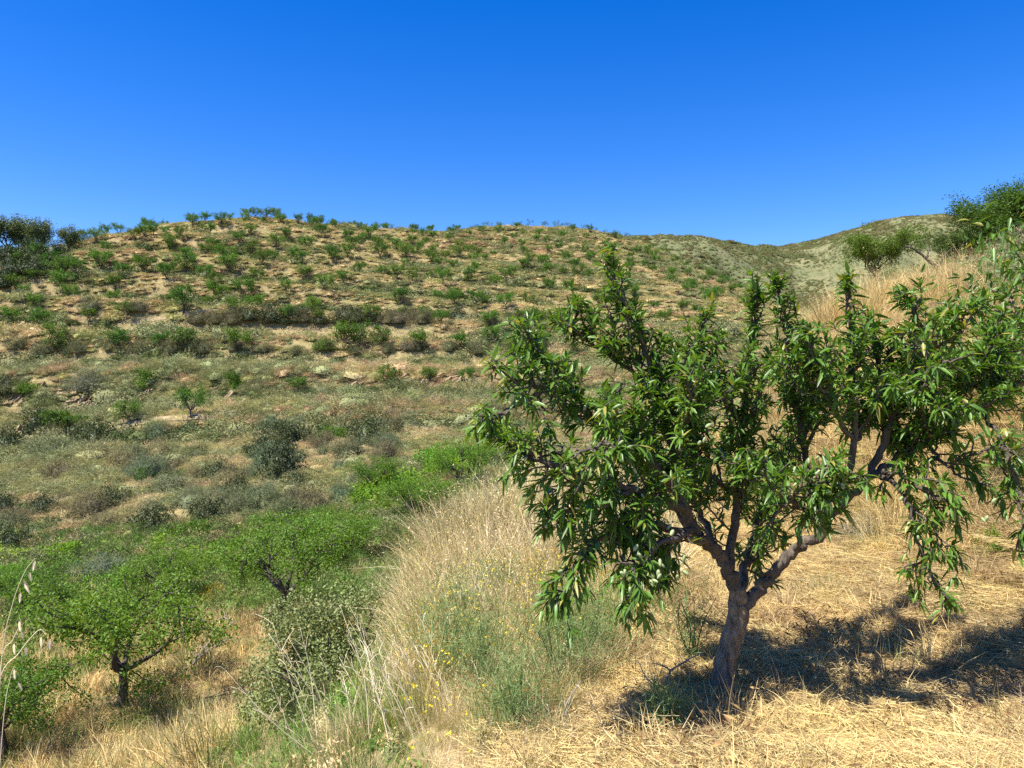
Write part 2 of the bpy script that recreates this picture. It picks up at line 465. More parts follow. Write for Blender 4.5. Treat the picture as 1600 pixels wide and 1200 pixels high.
def colgrid(a, b, c, d, fine, coarse):
    return np.r_[np.arange(a, b, coarse), np.arange(b, c, fine), np.arange(c, d + 1, coarse)]
rows_n = np.r_[np.arange(-9, 1.5, 0.5), np.arange(1.5, 8, 0.07), 8 * (27 / 8.0) ** np.linspace(0, 1, 110)]
sheet('ground', rows_n, colgrid(-2200, -100, 1900, 4000, 9, 60), M_near, height, lambda r: np.maximum(r, 6.0))
rows_h = 27 * (335 / 27.0) ** np.linspace(0, 1, 300)
sheet('hillside', rows_h, colgrid(-700, -60, 1660, 2600, 5, 40), M_hill, height, lambda r: r)

FK = {  # far hills beyond the orchard: ridge row and ridge distance by column
    -700: (420, 700), 300: (400, 700), 800: (385, 560), 950: (368, 520), 1010: (368, 500), 1060: (370, 500), 1110: (374, 520), 1160: (381, 560), 1200: (386, 600),
    1240: (383, 640), 1300: (371, 640), 1350: (354, 620), 1400: (341, 600), 1460: (334, 590), 1520: (338, 590), 1600: (352, 600), 1800: (380, 620), 2600: (420, 640)}
_fx = np.array(sorted(FK)); _fr = np.array([FK[k][0] for k in _fx], float); _fd = np.array([FK[k][1] for k in _fx], float)
def z_dist(x, Y):
    px = 800 + F * x / Y
    pr = np.mean([np.interp(px + d, _fx, _fr) for d in (-16, -8, 0, 8, 16)], 0); rd = np.mean([np.interp(px + d, _fx, _fd) for d in (-30, -15, 0, 15, 30)], 0)
    zr = (600 - pr) / F * rd
    t = np.clip((Y - 300) / (rd - 300), 0, 1)
    z = -2 + (zr + 2) * (0.35 * t + 0.65 * sstep(0, 1.12, t) / float(sstep(0, 1.12, 1.0)))
    z = np.where(Y > rd, zr - 0.15 * (Y - rd) - 0.001 * (Y - rd) ** 2, z)
    gul = fbm(x / 60, Y / 130, 77, 4)
    return z + gul * 24 * np.sin(np.pi * np.clip(t, 0, 1)) ** 1.0 + 2.2 * fbm(x / 14, Y / 14, 55, 3)
rows_d = np.r_[np.linspace(310, 700, 200), np.linspace(710, 900, 10)]
sheet('distant_hill', rows_d, colgrid(-700, 880, 1660, 2600, 4, 40), M_far, z_dist, lambda r: r)

# ------------------------------------------------------------------ scatter of uncountable cover (one object each)
def scatter(name, protos, P, rot, scl, idx, tint, label, cat):
    pc = bpy.data.collections.new(name + '_kinds')
    for k, me in enumerate(protos):
        pc.objects.link(bpy.data.objects.new('%s_kind_%02d' % (name, k), me))
    n = len(P)
    me = bpy.data.meshes.new(name)
    me.vertices.add(n); me.vertices.foreach_set('co', np.asarray(P, np.float32).ravel())
    a = me.attributes.new('rot', 'FLOAT_VECTOR', 'POINT'); a.data.foreach_set('vector', np.asarray(rot, np.float32).ravel())
    a = me.attributes.new('scl', 'FLOAT_VECTOR', 'POINT'); a.data.foreach_set('vector', np.asarray(scl, np.float32).ravel())
    a = me.attributes.new('idx', 'INT', 'POINT'); a.data.foreach_set('value', np.asarray(idx, np.int32))
    a = me.attributes.new('tint', 'FLOAT_COLOR', 'POINT'); a.data.foreach_set('color', np.c_[tint, np.ones(n)].astype(np.float32).ravel())
    o = tag(obj(name, me), label, cat, None, 'stuff')
    ng = bpy.data.node_groups.new(name + '_scatter', 'GeometryNodeTree')
    ng.interface.new_socket('Geometry', in_out='INPUT', socket_type='NodeSocketGeometry')
    ng.interface.new_socket('Geometry', in_out='OUTPUT', socket_type='NodeSocketGeometry')
    N = ng.nodes.new; L = ng.links.new
    gi = N('NodeGroupInput'); go = N('NodeGroupOutput'); ip = N('GeometryNodeInstanceOnPoints'); ci = N('GeometryNodeCollectionInfo')
    ci.inputs['Collection'].default_value = pc; ci.inputs['Separate Children'].default_value = True; ci.inputs['Reset Children'].default_value = True
    def na(nm, ty):
        q = N('GeometryNodeInputNamedAttribute'); q.data_type = ty; q.inputs['Name'].default_value = nm
        return q.outputs['Attribute']
    L(gi.outputs[0], ip.inputs['Points']); L(ci.outputs[0], ip.inputs['Instance'])
    ip.inputs['Pick Instance'].default_value = True
    L(na('idx', 'INT'), ip.inputs['Instance Index']); L(na('rot', 'FLOAT_VECTOR'), ip.inputs['Rotation']); L(na('scl', 'FLOAT_VECTOR'), ip.inputs['Scale'])
    L(ip.outputs[0], go.inputs[0])
    md = o.modifiers.new('scatter', 'NODES'); md.node_group = ng
    return o

def tuft(rng, n, h, w, r, lean=0.45, bend=1.0, head=0, mat=None):
    """standing grass tuft; head > 0 adds oat-like seed heads"""
    mb = MB()
    a = rng.uniform(0, 2 * math.pi, n); rr = r * np.sqrt(rng.uniform(0, 1, n))
    P = np.c_[np.cos(a) * rr, np.sin(a) * rr, np.full(n, -0.03)]
    D = np.c_[np.cos(a) * lean * rr / r, np.sin(a) * lean * rr / r, np.ones(n)] + rng.normal(size=(n, 3)) * 0.16
    H = h * rng.uniform(0.45, 1.1, n)
    mb.add(*blade_arrays(P, D, H, w, bend * rng.uniform(0.1, 1, n), rng))
    if head:
        k = rng.choice(n, head)
        Q = np.repeat(P[k] + unit(D[k]) * (H[k] * rng.uniform(0.75, 1.05, head))[:, None], 4, 0) + rng.normal(size=(head * 4, 3)) * [0.02, 0.02, 0.05]
        mb.add(*flake_arrays(Q, rand_dir(rng, len(Q), -0.8), rand_dir(rng, len(Q)), rng.uniform(.02, .035, len(Q)), 0.007))
    return mb.mesh('tuft', mat or M_cover)

def litter(rng, n, r, l, w):
    """straws lying on the ground"""
    mb = MB(); a = rng.uniform(0, 2 * math.pi, n); rr = r * np.sqrt(rng.uniform(0, 1, n))
    P = np.c_[np.cos(a) * rr, np.sin(a) * rr, rng.uniform(0.0, 0.05, n)]
    D = rng.normal(size=(n, 3)) * [1, 1, 0.09]
    mb.add(*blade_arrays(P, D, l * rng.uniform(.4, 1.2, n), w, rng.uniform(0.1, 0.9, n), rng))
    return mb.mesh('litter', M_cover)

def core(mb, rng, r, h, n=9, m=4):
    """lumpy solid heart of a dense bush"""
    V = []; ph = rng.uniform(0, 6.28, 4)
    for i in range(m):
        e = i / m * math.pi / 2
        for k in range(n):
            a = 2 * math.pi * k / n + .3 * i
            q = 1 + .16 * math.sin(3 * a + ph[0]) + .12 * math.cos(5 * a + ph[1] + i) + rng.normal(0, .06)
            V.append((math.cos(e) * math.cos(a) * r * q, math.cos(e) * math.sin(a) * r * q, math.sin(e) * h * (q * .5 + .5) - (.06 if i == 0 else 0)))
    V.append((0, 0, h))
    Q = [[i * n + k, i * n + (k + 1) % n, (i + 1) * n + (k + 1) % n, (i + 1) * n + k] for i in range(m - 1) for k in range(n)]
    T = [[(m - 1) * n + k, (m - 1) * n + (k + 1) % n, m * n] for k in range(n)]
    mb.add(np.array(V), np.array(Q), np.array(T))

def cushion(rng, n, r, h, bl, bw, mat=None, flop=0.5):
    """rounded clump of fine twigs and blades"""
    mb = MB()
    d = rand_dir(rng, n, 0.55); d[:, 2] = np.abs(d[:, 2])
    q = rng.uniform(0.55, 0.98, n)[:, None]
    lump = 1 + 0.35 * np.sin(d[:, :1] * 5 + rng.uniform(0, 6)) * np.cos(d[:, 1:2] * 4 + rng.uniform(0, 6))
    if n <= 1000: core(mb, rng, r * .58, h * .6)
    P = d * q * lump * [r, r, h]
    mb.add(*blade_arrays(P, unit(d * [1, 1, 0.9] + rng.normal(size=(n, 3)) * flop), bl * rng.uniform(.5, 1.2, n), bw * rng.uniform(.6, 1.4, n), rng.uniform(0, 1, n), rng))
    return mb.mesh('cushion', mat or M_cover)

def leafy_blob(rng, n, r, h, L, W, clumps, mat, spread=0.3, updir=0.4):
    """bush crown: leaves gathered in clumps over a dome"""
    mb = MB()
    core(mb, rng, r * .5, h * .58, 12, 5)
    d = rand_dir(rng, clumps, 0.45); d[:, 2] = np.abs(d[:, 2])
    C = d * rng.uniform(0.45, 0.95, clumps)[:, None] * [r, r, h]
    k = rng.integers(0, clumps, n)
    off = rng.normal(size=(n, 3)); off = off / (np.linalg.norm(off, axis=1, keepdims=True) + 1e-6) * rng.uniform(0.3, 1, n)[:, None] ** 0.5
    P = C[k] + off * spread * r * rng.uniform(.7, 1.2, clumps)[k][:, None]
    P[:, 2] = np.maximum(P[:, 2], 0.02 + rng.uniform(0, 0.1, n) * h)
    mb.add(*flake_arrays(P, unit(off + rng.normal(size=(n, 3)) * 0.7), unit(off * 0.6 + rand_dir(rng, n, updir)), L * rng.uniform(.6, 1.2, n), W * rng.uniform(.7, 1.2, n)))
    return mb.mesh('crown', mat)

rg = np.random.default_rng(11)
K_cush = [cushion(rg, 330, 0.5, 0.46, 0.20, 0.026) for _ in range(5)]
K_leafy = [leafy_blob(rg, 420, 0.5, 0.55, 0.09, 0.045, 18, M_cover) for _ in range(4)]
K_fcush = [cushion(rg, 1000, 0.5, 0.44, 0.17, 0.0085, None, .6) for _ in range(5)]
K_small = [leafy_blob(rg, 900, 0.5, 0.55, 0.052, 0.026, 26, M_cover) for _ in range(4)]
K_tuft = [tuft(rg, 46, 0.55, 0.012, 0.22) for _ in range(4)]
K_fine = [tuft(rg, 70, 0.75, 0.0055, 0.16, 0.5, 0.9, 8) for _ in range(5)]
K_short = [tuft(rg, 60, 0.26, 0.005, 0.14, 0.7, 1.2) for _ in range(4)]
K_lit = [litter(rg, 330, 0.34, 0.17, 0.0032) for _ in range(6)]
K_green = [tuft(rg, 60, 0.50, 0.006, 0.14, 0.5, 1.0) for _ in range(4)]
K_herb = [leafy_blob(rg, 220, 0.2, 0.26, 0.05, 0.02, 18, M_cover) for _ in range(3)]

TAN = np.array([.53, .42, .215]); OLV = np.array([.335, .315, .125]); GRY = np.array([.245, .255, .115]); RUST = np.array([.41, .295, .16])
STRAW = np.array([.70, .53, .235]); GRN = np.array([.13, .22, .04]); DRK = np.array([.10, .13, .045]); YEL = np.array([.42, .365, .14])
def mixtint(rng, n, pal, w):
    w = np.asarray(w, float); w = w / w.sum(-1, keepdims=True)
    c = np.cumsum(w, -1); u = rng.uniform(0, 1, (n, 1))
    k = (u > c).sum(-1).clip(0, len(pal) - 1)
    t = np.array(pal)[k] * rng.uniform(0.82, 1.18, (n, 1)) * rng.uniform(0.95, 1.05, (n, 3))
    return t, k

# --- shrubs one can tell apart on the facing slope (built further down)
SH = [  # px, py of the foot, width and height in photo pixels, kind, colour, label
 (440,745,62,50,'oak',(.5,.58,.5),'darkest round evergreen bush in the middle of the facing slope'),
 (455,696,56,32,'oak',(.55,.62,.55),'dark evergreen bush just above the darkest round bush'),
 (410,712,50,30,'oak',(.65,.75,.65),'dark bush left of and above the darkest round bush'),
 (340,745,50,26,'oak',(.65,.72,.62),'dark low bush right of the stone scree on the left slope'),
 (175,795,60,34,'oak',(.68,.75,.6),'dark green bush right of the large grey stone scree'),
 (65,800,48,28,'oak',(.7,.78,.65),'dark green bush left of the large grey stone scree'),
 (8,808,40,34,'oak',(.45,.52,.45),'nearly black bush at the left photo edge by the scree'),
 (18,870,50,50,'oak',(.55,.62,.5),'dark evergreen bush at the left edge above the brambles'),
 (240,835,66,40,'oak',(.75,.8,.66),'rounded olive green bush in the middle of the left slope'),
 (325,820,60,40,'oak',(.7,.76,.6),'olive green bush right of the rounded one on the left slope'),
 (520,690,50,22,'bram',(.75,.85,.7),'green flat bush below the stony patch at left'),
 (575,690,70,34,'oak',(.8,.86,.75),'long grey green bush spreading below the stony patch'),
 (545,712,60,28,'grey',(.19,.20,.10),'grey green mound below the long bush'),
 (590,750,44,30,'oak',(.7,.76,.65),'dark bush in the dry grass above the bright green gully'),
 (660,664,26,14,'bram',(1.1,1.3,.8),'small bright green bush at the right of the stony patch'),
 (140,610,62,30,'grey',(.20,.21,.13),'grey rounded bush on the rock outcrop at left'),
 (15,615,34,28,'oak',(.5,.55,.45),'dark bush at the left end of the rock outcrop'),
 (45,615,40,16,'bram',(.8,.9,.7),'green low bush on top of the rocks at left'),
 (228,605,30,24,'bram',(1.0,1.2,.7),'bright green bush on top of the rock outcrop'),
 (368,606,26,14,'bram',(1.0,1.2,.7),'tiny bright green bush right above the rock ledge'),
 (58,672,44,30,'oak',(.55,.62,.45),'dark green bush beside the trees at the left path end'),
 (225,750,26,20,'bram',(.95,1.2,.7),'small bright green bush right of the grey scree top'),
 (265,765,80,24,'grey',(.23,.255,.13),'broad pale green mound below the upper stone line'),
 (300,790,70,30,'grey',(.21,.235,.12),'pale green mound below and right of the broad mound'),
 (160,915,110,45,'grey',(.17,.22,.13),'feathery grey green broom mound above the brambles at left'),
 (360,800,60,36,'grey',(.20,.22,.11),'grey green mound left of the bare dry patch'),
 (410,790,70,30,'grey',(.18,.21,.10),'grey green mound in the middle of the lower slope'),
 (450,810,60,34,'grey',(.17,.20,.09),'olive mound above the bright green gully trees'),
 (535,785,46,36,'grey',(.16,.215,.11),'blue green broom bush above the gully'),
 (465,500,40,20,'oak',(.5,.55,.45),'dark bush on the middle terrace edge left of centre'),
 (545,503,44,22,'oak',(.55,.6,.5),'dark wide bush on the middle terrace edge near centre'),
 (425,503,44,22,'oak',(.62,.66,.55),'olive bush at the left end of the middle terrace edge row'),
 (620,505,46,16,'grey',(.19,.165,.10),'brown grey bush on the middle terrace edge right of centre'),
 (510,545,36,14,'bram',(.8,.9,.6),'green low bush left of the big terrace bush'),
 (640,546,34,16,'grey',(.21,.19,.12),'grey bush on the terrace right of centre'),
 (145,485,36,16,'grey',(.20,.21,.11),'grey green bush on the left upper terrace'),
 (215,488,44,16,'grey',(.185,.17,.10),'brownish bush on the left upper terrace'),
 (60,574,70,14,'grey',(.24,.25,.10),'low pale green mound on the left grassy terrace'),
 (335,1072,60,36,'grey',(.62,.50,.05),'yellow flowering broom beside the brush heap'),
 (60,560,30,20,'grey',(.21,.225,.12),'grey mound under the rounded bright green tree'),
]
_r = np.random.default_rng(640)
def _where(px, py): return ('left end' if px < 130 else 'left part' if px < 300 else 'middle' if px < 480 else 'right part') + (' of the grassy slope below the pale path' if py < 735 else ' of the slope just above the gully')
for _i in range(85):
    _px, _py = _r.uniform(-10, 640), _r.uniform(672, 830)
    if _px > 560 and _py > 760: continue
    _kd, _nm, _cc = [('grey', 'grey green broom mound', (.20, .225, .105)), ('grey', 'olive brown mound', (.215, .19, .10)), ('oak', 'small dark evergreen bush', (.72, .8, .62)), ('grey', 'pale dry mound', (.33, .29, .14)), ('grey', 'blue green broom mound', (.165, .215, .115))][_r.integers(0, 5)]
    _w = _r.uniform(24, 70); SH.append((_px, _py, _w, _w * _r.uniform(.42, .65), _kd, _cc, "%s on the %s" % (_nm, _where(_px, _py))))
for _px, _py in [(-10, 405), (12, 412), (38, 402), (60, 410), (85, 400), (20, 430), (52, 428), (95, 420), (5, 448)]:
    SH.append((_px, _py, 44, 22, 'oak', (.5, .62, .42), 'dark green bush in the thicket under the evergreen crest trees'))
for _px in list(range(310, 900, 27)):
    _py = 504 + _r.normal(0, 2); _w = _r.uniform(28, 48)
    SH.append((_px, _py, _w, _w * _r.uniform(.38, .52), ['grey', 'oak', 'grey'][_r.integers(0, 3)], (.5, .56, .42) if _r.uniform() < .3 else (.16, .15, .075), 'dark bush in the %s of the long row along the upper middle terrace edge' % ('left third' if _px < 500 else 'middle' if _px < 700 else 'right third')))
    if SH[-1][4] == 'oak': SH[-1] = SH[-1][:5] + ((.5, .56, .42),) + SH[-1][6:]
    elif SH[-1][5][0] > .4: SH[-1] = SH[-1][:5] + ((.15, .165, .07),) + SH[-1][6:]
for _px in list(range(30, 920, 48)):
    _py = 549 + _r.normal(0, 3); _w = _r.uniform(24, 44)
    SH.append((_px, _py, _w, _w * _r.uniform(.4, .55), 'grey', (.165, .17, .08), 'olive brown bush in the %s of the row along the second middle terrace edge' % ('left third' if _px < 330 else 'middle' if _px < 620 else 'right third')))
SHP = []
for _q in SH:
    _p = hit(_q[0], _q[1], 22); SHP.append((_p, _q[2] * 1.4 * _p[1] / F * .5 + .3))

# --- hillside cover
def pol_sample(rng, n, y0, y1, p0, p1, dens):
    Y = []; lo = y0 * (y1 / y0) ** np.linspace(0, 1, 400); pdf = dens(lo) * lo * lo   # d(logY) measure
    c = np.cumsum(pdf); c /= c[-1]
    Y = np.interp(rng.uniform(0, 1, n), c, lo)
    px = rng.uniform(p0, p1, n)
    return (px - 800) / F * Y, Y, px

def polydist(x, Y, pl):
    d = np.full(len(x), 1e9)
    for a, b in zip(pl[:-1], pl[1:]):
        ab = b[:2] - a[:2]; t = np.clip(((x - a[0]) * ab[0] + (Y - a[1]) * ab[1]) / (ab @ ab), 0, 1)
        d = np.minimum(d, np.hypot(x - a[0] - ab[0] * t, Y - a[1] - ab[1] * t))
    return d
M_path = soil_mat('pale_dusty_earth', [(.31, .24, .135), (.26, .20, .11), (.36, .285, .165)], [0.8, 2.5], 0.4, 0.05)
PATHS = [catmull([hit(a, b, 42) for a, b in pts], 8) for pts in (
    [(-60, 702), (40, 690), (100, 677), (160, 666), (230, 657), (300, 652), (350, 646), (405, 637)], [(205, 508), (250, 500), (290, 494), (340, 486)])]
def path_sheet(pl, w):
    T = unit(np.gradient(pl[:, :2], axis=0)); Nn = np.c_[-T[:, 1], T[:, 0]]; rows = []
    for o_ in np.linspace(-w / 2, w / 2, 7):
        q = pl[:, :2] + Nn * (o_ * (1 + .25 * vnoise(np.arange(len(pl)) * .3, np.zeros(len(pl)) + o_, 3)))[:, None]
        rows.append(np.c_[q, height(q[:, 0], q[:, 1]) + .05])
    V = np.stack(rows, 1).reshape(-1, 3); n = len(pl)
    i = np.arange(n - 1)[:, None] * 7; j = np.arange(6)[None, :]
    tag(obj('path', make_mesh('path', V, [np.stack([i + j, i + j + 1, i + 7 + j + 1, i + 7 + j], -1).reshape(-1, 4)], M_path, True)), kind='structure')
for pl, w_ in zip(PATHS, (.9, .4)): path_sheet(pl, w_)

def hill_cover():
    rng = np.random.default_rng(5)
    x, Y, px = pol_sample(rng, 128000, 27, 262, -200, 1420, lambda y: 1.0 / (1 + (y / 62) ** 1.55))
    f = terrace_f(x, Y)
    n1 = fbm(x / 12, Y / 12, 41, 3); n2 = fbm(x / 5, Y / 5, 42, 3); n3 = fbm(x / 30, Y / 30, 43, 2)
    tw = sstep(46, 54, Y) * (1 - 0.35 * sstep(110, 160, Y))      # how clearly the terraces are cut
    foot = np.exp(-((f - 0.68) / 0.05) ** 2) * tw * (.75 + .25 * sstep(-.25, .1, fbm(x / 14, Y / 14, 48, 2))); face = sstep(0.74, 0.8, f) * tw
    strip = sstep(0.36, 0.42, f) * (1 - sstep(0.58, 0.62, f)) * tw
    low = 1 - sstep(34, 50, Y)
    W = np.stack([0.90 + 1.7 * n1 - 0.1 * low + 1.5 * strip - .6 * foot, 0.75 + 1.3 * n2 + 0.0 * low - .5 * foot, 0.45 - n1 * 1.7 + 1.1 * foot + .1 * face, 0.40 + .55 * low + 1.4 * n3 + 0.45 * face - .3 * foot, 0.02 + 0.50 * low + 1.5 * foot, 0.13 + 0.5 * np.maximum(n2, 0) + .2 * strip], -1)
    W = np.maximum(W, 0.015) ** 2.0
    tint, k = mixtint(rng, len(x), [TAN, OLV, GRY, RUST, DRK, YEL], W)
    big = rng.uniform(0.6, 1.5, len(x)) * (1 + 0.25 * sstep(100, 220, Y)) * np.where((k == 2) | (k == 4), 1.25 + .5 * foot, 0.95) * (1 - .45 * strip)
    bigm = rng.uniform(0, 1, len(x)) < .10; big = np.where(bigm, big * np.where(Y < 48, 1.0, 1.55), big * .9)
    dp = np.full(len(x), 9.9)
    ds = np.full(len(x), 9.9)
    for q, rad in SHP: ds = np.minimum(ds, np.hypot(x - q[0], Y - q[1] + rad * .5) / rad)
    for pl in PATHS: dp = np.minimum(dp, polydist(x, Y, pl))
    keep = (rng.uniform(0, 1, len(x)) > .6 * strip * (1 - .5 * sstep(88, 100, Y))) & ((dp > .75) | (rng.uniform(0, 1, len(x)) < .12)) & (ds > .62)
    u = rng.uniform(0, 1, len(x))
    idx = np.where(np.isin(k, [2, 4]) & (u < 0.6), np.where(Y < 78, 13, 5) + rng.integers(0, 4, len(x)), np.where(np.isin(k, [0, 5]) & (u < .55), 9 + rng.integers(0, 4, len(x)), rng.integers(0, 5, len(x))))
    idx = np.where((Y < 78) & (idx < 5), 17 + idx, idx)
    z = height(x, Y) - 0.05
    P = np.c_[x, Y, z]; rot = np.c_[rng.normal(0, .12, len(x)), rng.normal(0, .12, len(x)), rng.normal(0, .35, len(x)) + np.pi * rng.integers(0, 2, len(x))]
    scl = np.c_[big * rng.uniform(1.0, 1.7, len(x)), big * rng.uniform(.8, 1.2, len(x)), big * np.where(bigm, rng.uniform(.7, 1.1, len(x)), rng.uniform(.4, .9, len(x))) * (1 - .35 * sstep(85, 110, Y))]
    s = keep
    scatter('hillside_scrub', K_cush + K_leafy + K_tuft + K_small + K_fcush, P[s], rot[s], scl[s], idx[s], tint[s], 'low dry grass and grey green scrub covering the terraced hillside', 'scrub')
hill_cover()

def far_cover():
    rng = np.random.default_rng(8)
    n = 24000
    x, Y, px = pol_sample(rng, n, 312, 650, 900, 1640, lambda y: np.ones_like(y))
    z = z_dist(x, Y) - 0.1
    m = fbm(x / 40, Y / 40, 91, 3)
    tint, k = mixtint(rng, n, [DRK * 1.7, OLV * .6, GRY * .8, TAN * .5], np.maximum(np.stack([.55 - m, .7 + m, .8 + 0 * m, .22 + .8 * m], -1), .02))
    s = rng.uniform(.8, 2.2, n) ** 1.3 * np.clip(1 + 1.5 * fbm(x / 25, Y / 40, 93, 3), .35, 2.2)
    s = np.where(fbm(x / 18, Y / 30, 94, 2) < -.6, .4, s)
    scatter('distant_scrub', K_cush + K_leafy, np.c_[x, Y, z], np.c_[np.zeros(n), np.zeros(n), rng.uniform(0, 6.28, n)], np.c_[s * 1.3, s * 1.3, s * .8], rng.integers(0, 9, n), tint, 'grey green scrub covering the far rounded hills', 'scrub')
far_cover()

# --- near zones
def xb(Y):    # boundary between the mown straw terrace and the rank grass on its lip
    return np.interp(Y, [0, 3.0, 3.6, 4.3, 5, 6, 8, 11], [-.35, -.08, .02, .28, .62, .95, 1.4, 2.0])
def xl(Y):    # outer foot of the rank grass
    return np.interp(Y, [0, 3, 4.5, 6.5, 8, 10, 12], [-.3, -.42, -.62, -.92, -1.02, -0.65, -0.1])

def near_scatter(name, protos, n, region, mask, pal, wts, scl, label, cat, seed, zscale=(.8, 1.2), tilt=.15, sink=.0, prob=None, sfun=None):
    rng = np.random.default_rng(seed)
    x = rng.uniform(region[0], region[1], n); Y = rng.uniform(region[2], region[3], n)
    s = mask(x, Y)
    if prob is not None: s &= rng.uniform(0, 1, n) < prob(x, Y)
    x = x[s]; Y = Y[s]; m = len(x)
    nz = fbm(x / 0.9, Y / 0.9, seed, 3)
    w = np.tile(np.asarray(wts, float), (m, 1)); w[:, 0] = np.maximum(w[:, 0] * (1 + 1.6 * nz), .02); w[:, -1] = np.maximum(w[:, -1] * (1 - 1.8 * nz), .01)
    tint, k = mixtint(rng, m, pal, w)
    sc = rng.uniform(scl[0], scl[1], m)
    if sfun is not None: sc = sc * sfun(x, Y)
    scatter(name, protos, np.c_[x, Y, height(x, Y) - sink], np.c_[rng.normal(0, tilt, m), rng.normal(0, tilt, m), rng.uniform(0, 6.28, m)],
            np.c_[sc, sc, sc * rng.uniform(*zscale, m)], rng.integers(0, len(protos), m), tint, label, cat)

near_scatter('straw_litter', K_lit, 6800, (-.4, 7.0, 2.3, 9.5), lambda x, Y: (x > xb(Y) - .1) & (x < .8 * Y), [STRAW, TAN, np.array([.36, .25, .13])], [1, .6, .5], (.7, 1.15),
             'cut dry straw lying over the terrace under the almond tree', 'straw', 101, (.4, 1.0), .06, 0, lambda x, Y: .18 + .82 * sstep(-.4, .0, fbm(x * 1.1, Y * 1.1, 61, 3)))
near_scatter('dry_stubble', K_short, 2600, (.1, 7.5, 3.0, 12), lambda x, Y: (x > xb(Y)) & (x < .85 * Y), [STRAW, TAN, RUST, OLV], [1, .8, .3, .12], (.6, 1.3),
             'short dry grass stubble standing in the straw', 'dry grass', 102, (.7, 1.3), .25, .01, lambda x, Y: np.where(Y > 6.3, 1.0, 0.22 + 0.5 * (fbm(x, Y, 3, 2) > .1)))
near_scatter('bank_grass', K_fine + K_short, 4200, (2.0, 11, 6.8, 15.5), lambda x, Y: (height(x, Y) > -1.62) & (x < .85 * Y), [STRAW, TAN, RUST, OLV], [1.5, .8, .35, .3], (.5, 1.0),
             'tall dry golden grass covering the bank behind the almond tree', 'dry grass', 103, (.6, 1.2), .2)
near_scatter('rank_grass', K_fine, 3600, (-1.3, 2.2, 2.6, 12.5), lambda x, Y: (x < xb(Y) + .1) & (x > xl(Y) - .05), [np.array([.82, .68, .40]), TAN, YEL * .9, OLV], [1.3, .7, .4, .35], (.5, .95),
             'rank straw coloured oat grass on the lip of the terrace', 'dry grass', 104, (.7, 1.2), .22, 0, None, lambda x, Y: .42 + .98 * sstep(4.0, 8.0, Y) - .25 * sstep(-.2, -.7, x) * (1 - sstep(5, 7, Y)) + .75 * fbm(x / .6, Y / .8, 63, 2) * sstep(4, 7, Y))
near_scatter('bank_weeds', K_green + K_herb + K_fine, 1500, (-1.4, 2.0, 3.2, 12.0), lambda x, Y: (x < xb(Y) + .1) & (x > xl(Y) - .1), [GRN * 1.1, OLV, YEL * 1.1, np.array([.62, .42, .12])], [.8, .8, .6, .6], (.5, 1.1),
             'green and golden weeds mixed into the rank grass of the lip', 'weeds', 108, (.8, 1.5), .25, 0, lambda x, Y: 1.0 * (fbm(x * 1.3, Y * .9, 66, 2) > -.05), lambda x, Y: .6 + .5 * sstep(4.5, 8, Y))
def clod(rng):
    mb = MB(); core(mb, rng, .05, .035, 7, 3); return mb.mesh('clod', M_cover)
K_clod = [clod(rg) for _ in range(4)]
near_scatter('soil_clods', K_clod, 2600, (-.2, 7.0, 2.4, 10), lambda x, Y: (x > xb(Y)) & (x < .8 * Y), [np.array([.30, .22, .13]), np.array([.40, .33, .23]), np.array([.22, .16, .10])], [.8, .4, .6], (.2, .8),
             'small clods and pebbles of brown soil among the straw', 'soil clods', 109, (.7, 1.3), .4, 0, lambda x, Y: .12 + .88 * (fbm(x * 1.1, Y * 1.1, 61, 3) < -.12))
K_dead = [leafy_blob(rg, 60, .3, .03, .07, .018, 30, M_cover, .5, .9)]
near_scatter('fallen_leaves', K_dead, 240, (.2, 4.5, 3.0, 7), lambda x, Y: (x > xb(Y)) & (x < .7 * Y), [np.array([.35, .25, .10]), np.array([.24, .15, .07])], [.7, .6], (.7, 1.1),
             'dry brown fallen almond leaves on the straw', 'leaves', 110, (.5, 1.0), .05)
near_scatter('slope_grass', K_green + K_short + K_herb, 3600, (-5.5, 0.2, 2.6, 12.5), lambda x, Y: (x < xl(Y)) & (x > -.40 * Y), [OLV * 1.1, TAN, GRN * 1.2, GRY], [.6, .5, 1.3, .3], (.45, .85),
             'mixed green and dry grass on the slope below the terrace', 'grass', 105, (.7, 1.2), .25)
near_scatter('lower_grass', K_tuft + K_lit, 9500, (-19, 1.5, 7.0, 27), lambda x, Y: ((x < -.36 * Y) | (Y > 13)) & (x > -.8 * Y), [STRAW, TAN, OLV, GRN], [1.3, .7, .4, .2], (.7, 1.3),
             'dry and green grass on the lower terrace in the valley', 'grass', 106, (.6, 1.1), .2)
near_scatter('gully_undergrowth', K_small + K_small + K_fcush, 2600, (-24, 8, 19, 33), lambda x, Y: Y > 20 + 2 * fbm(x / 4, Y / 4, 7, 2), [GRN, OLV * .8, DRK, np.array([.17, .25, .06]), TAN * .8], [1.1, .4, .5, .8, .2], (.7, 1.3),
             'green brambles and weeds filling the bottom of the gully', 'undergrowth', 107, (.8, 1.3), .15)

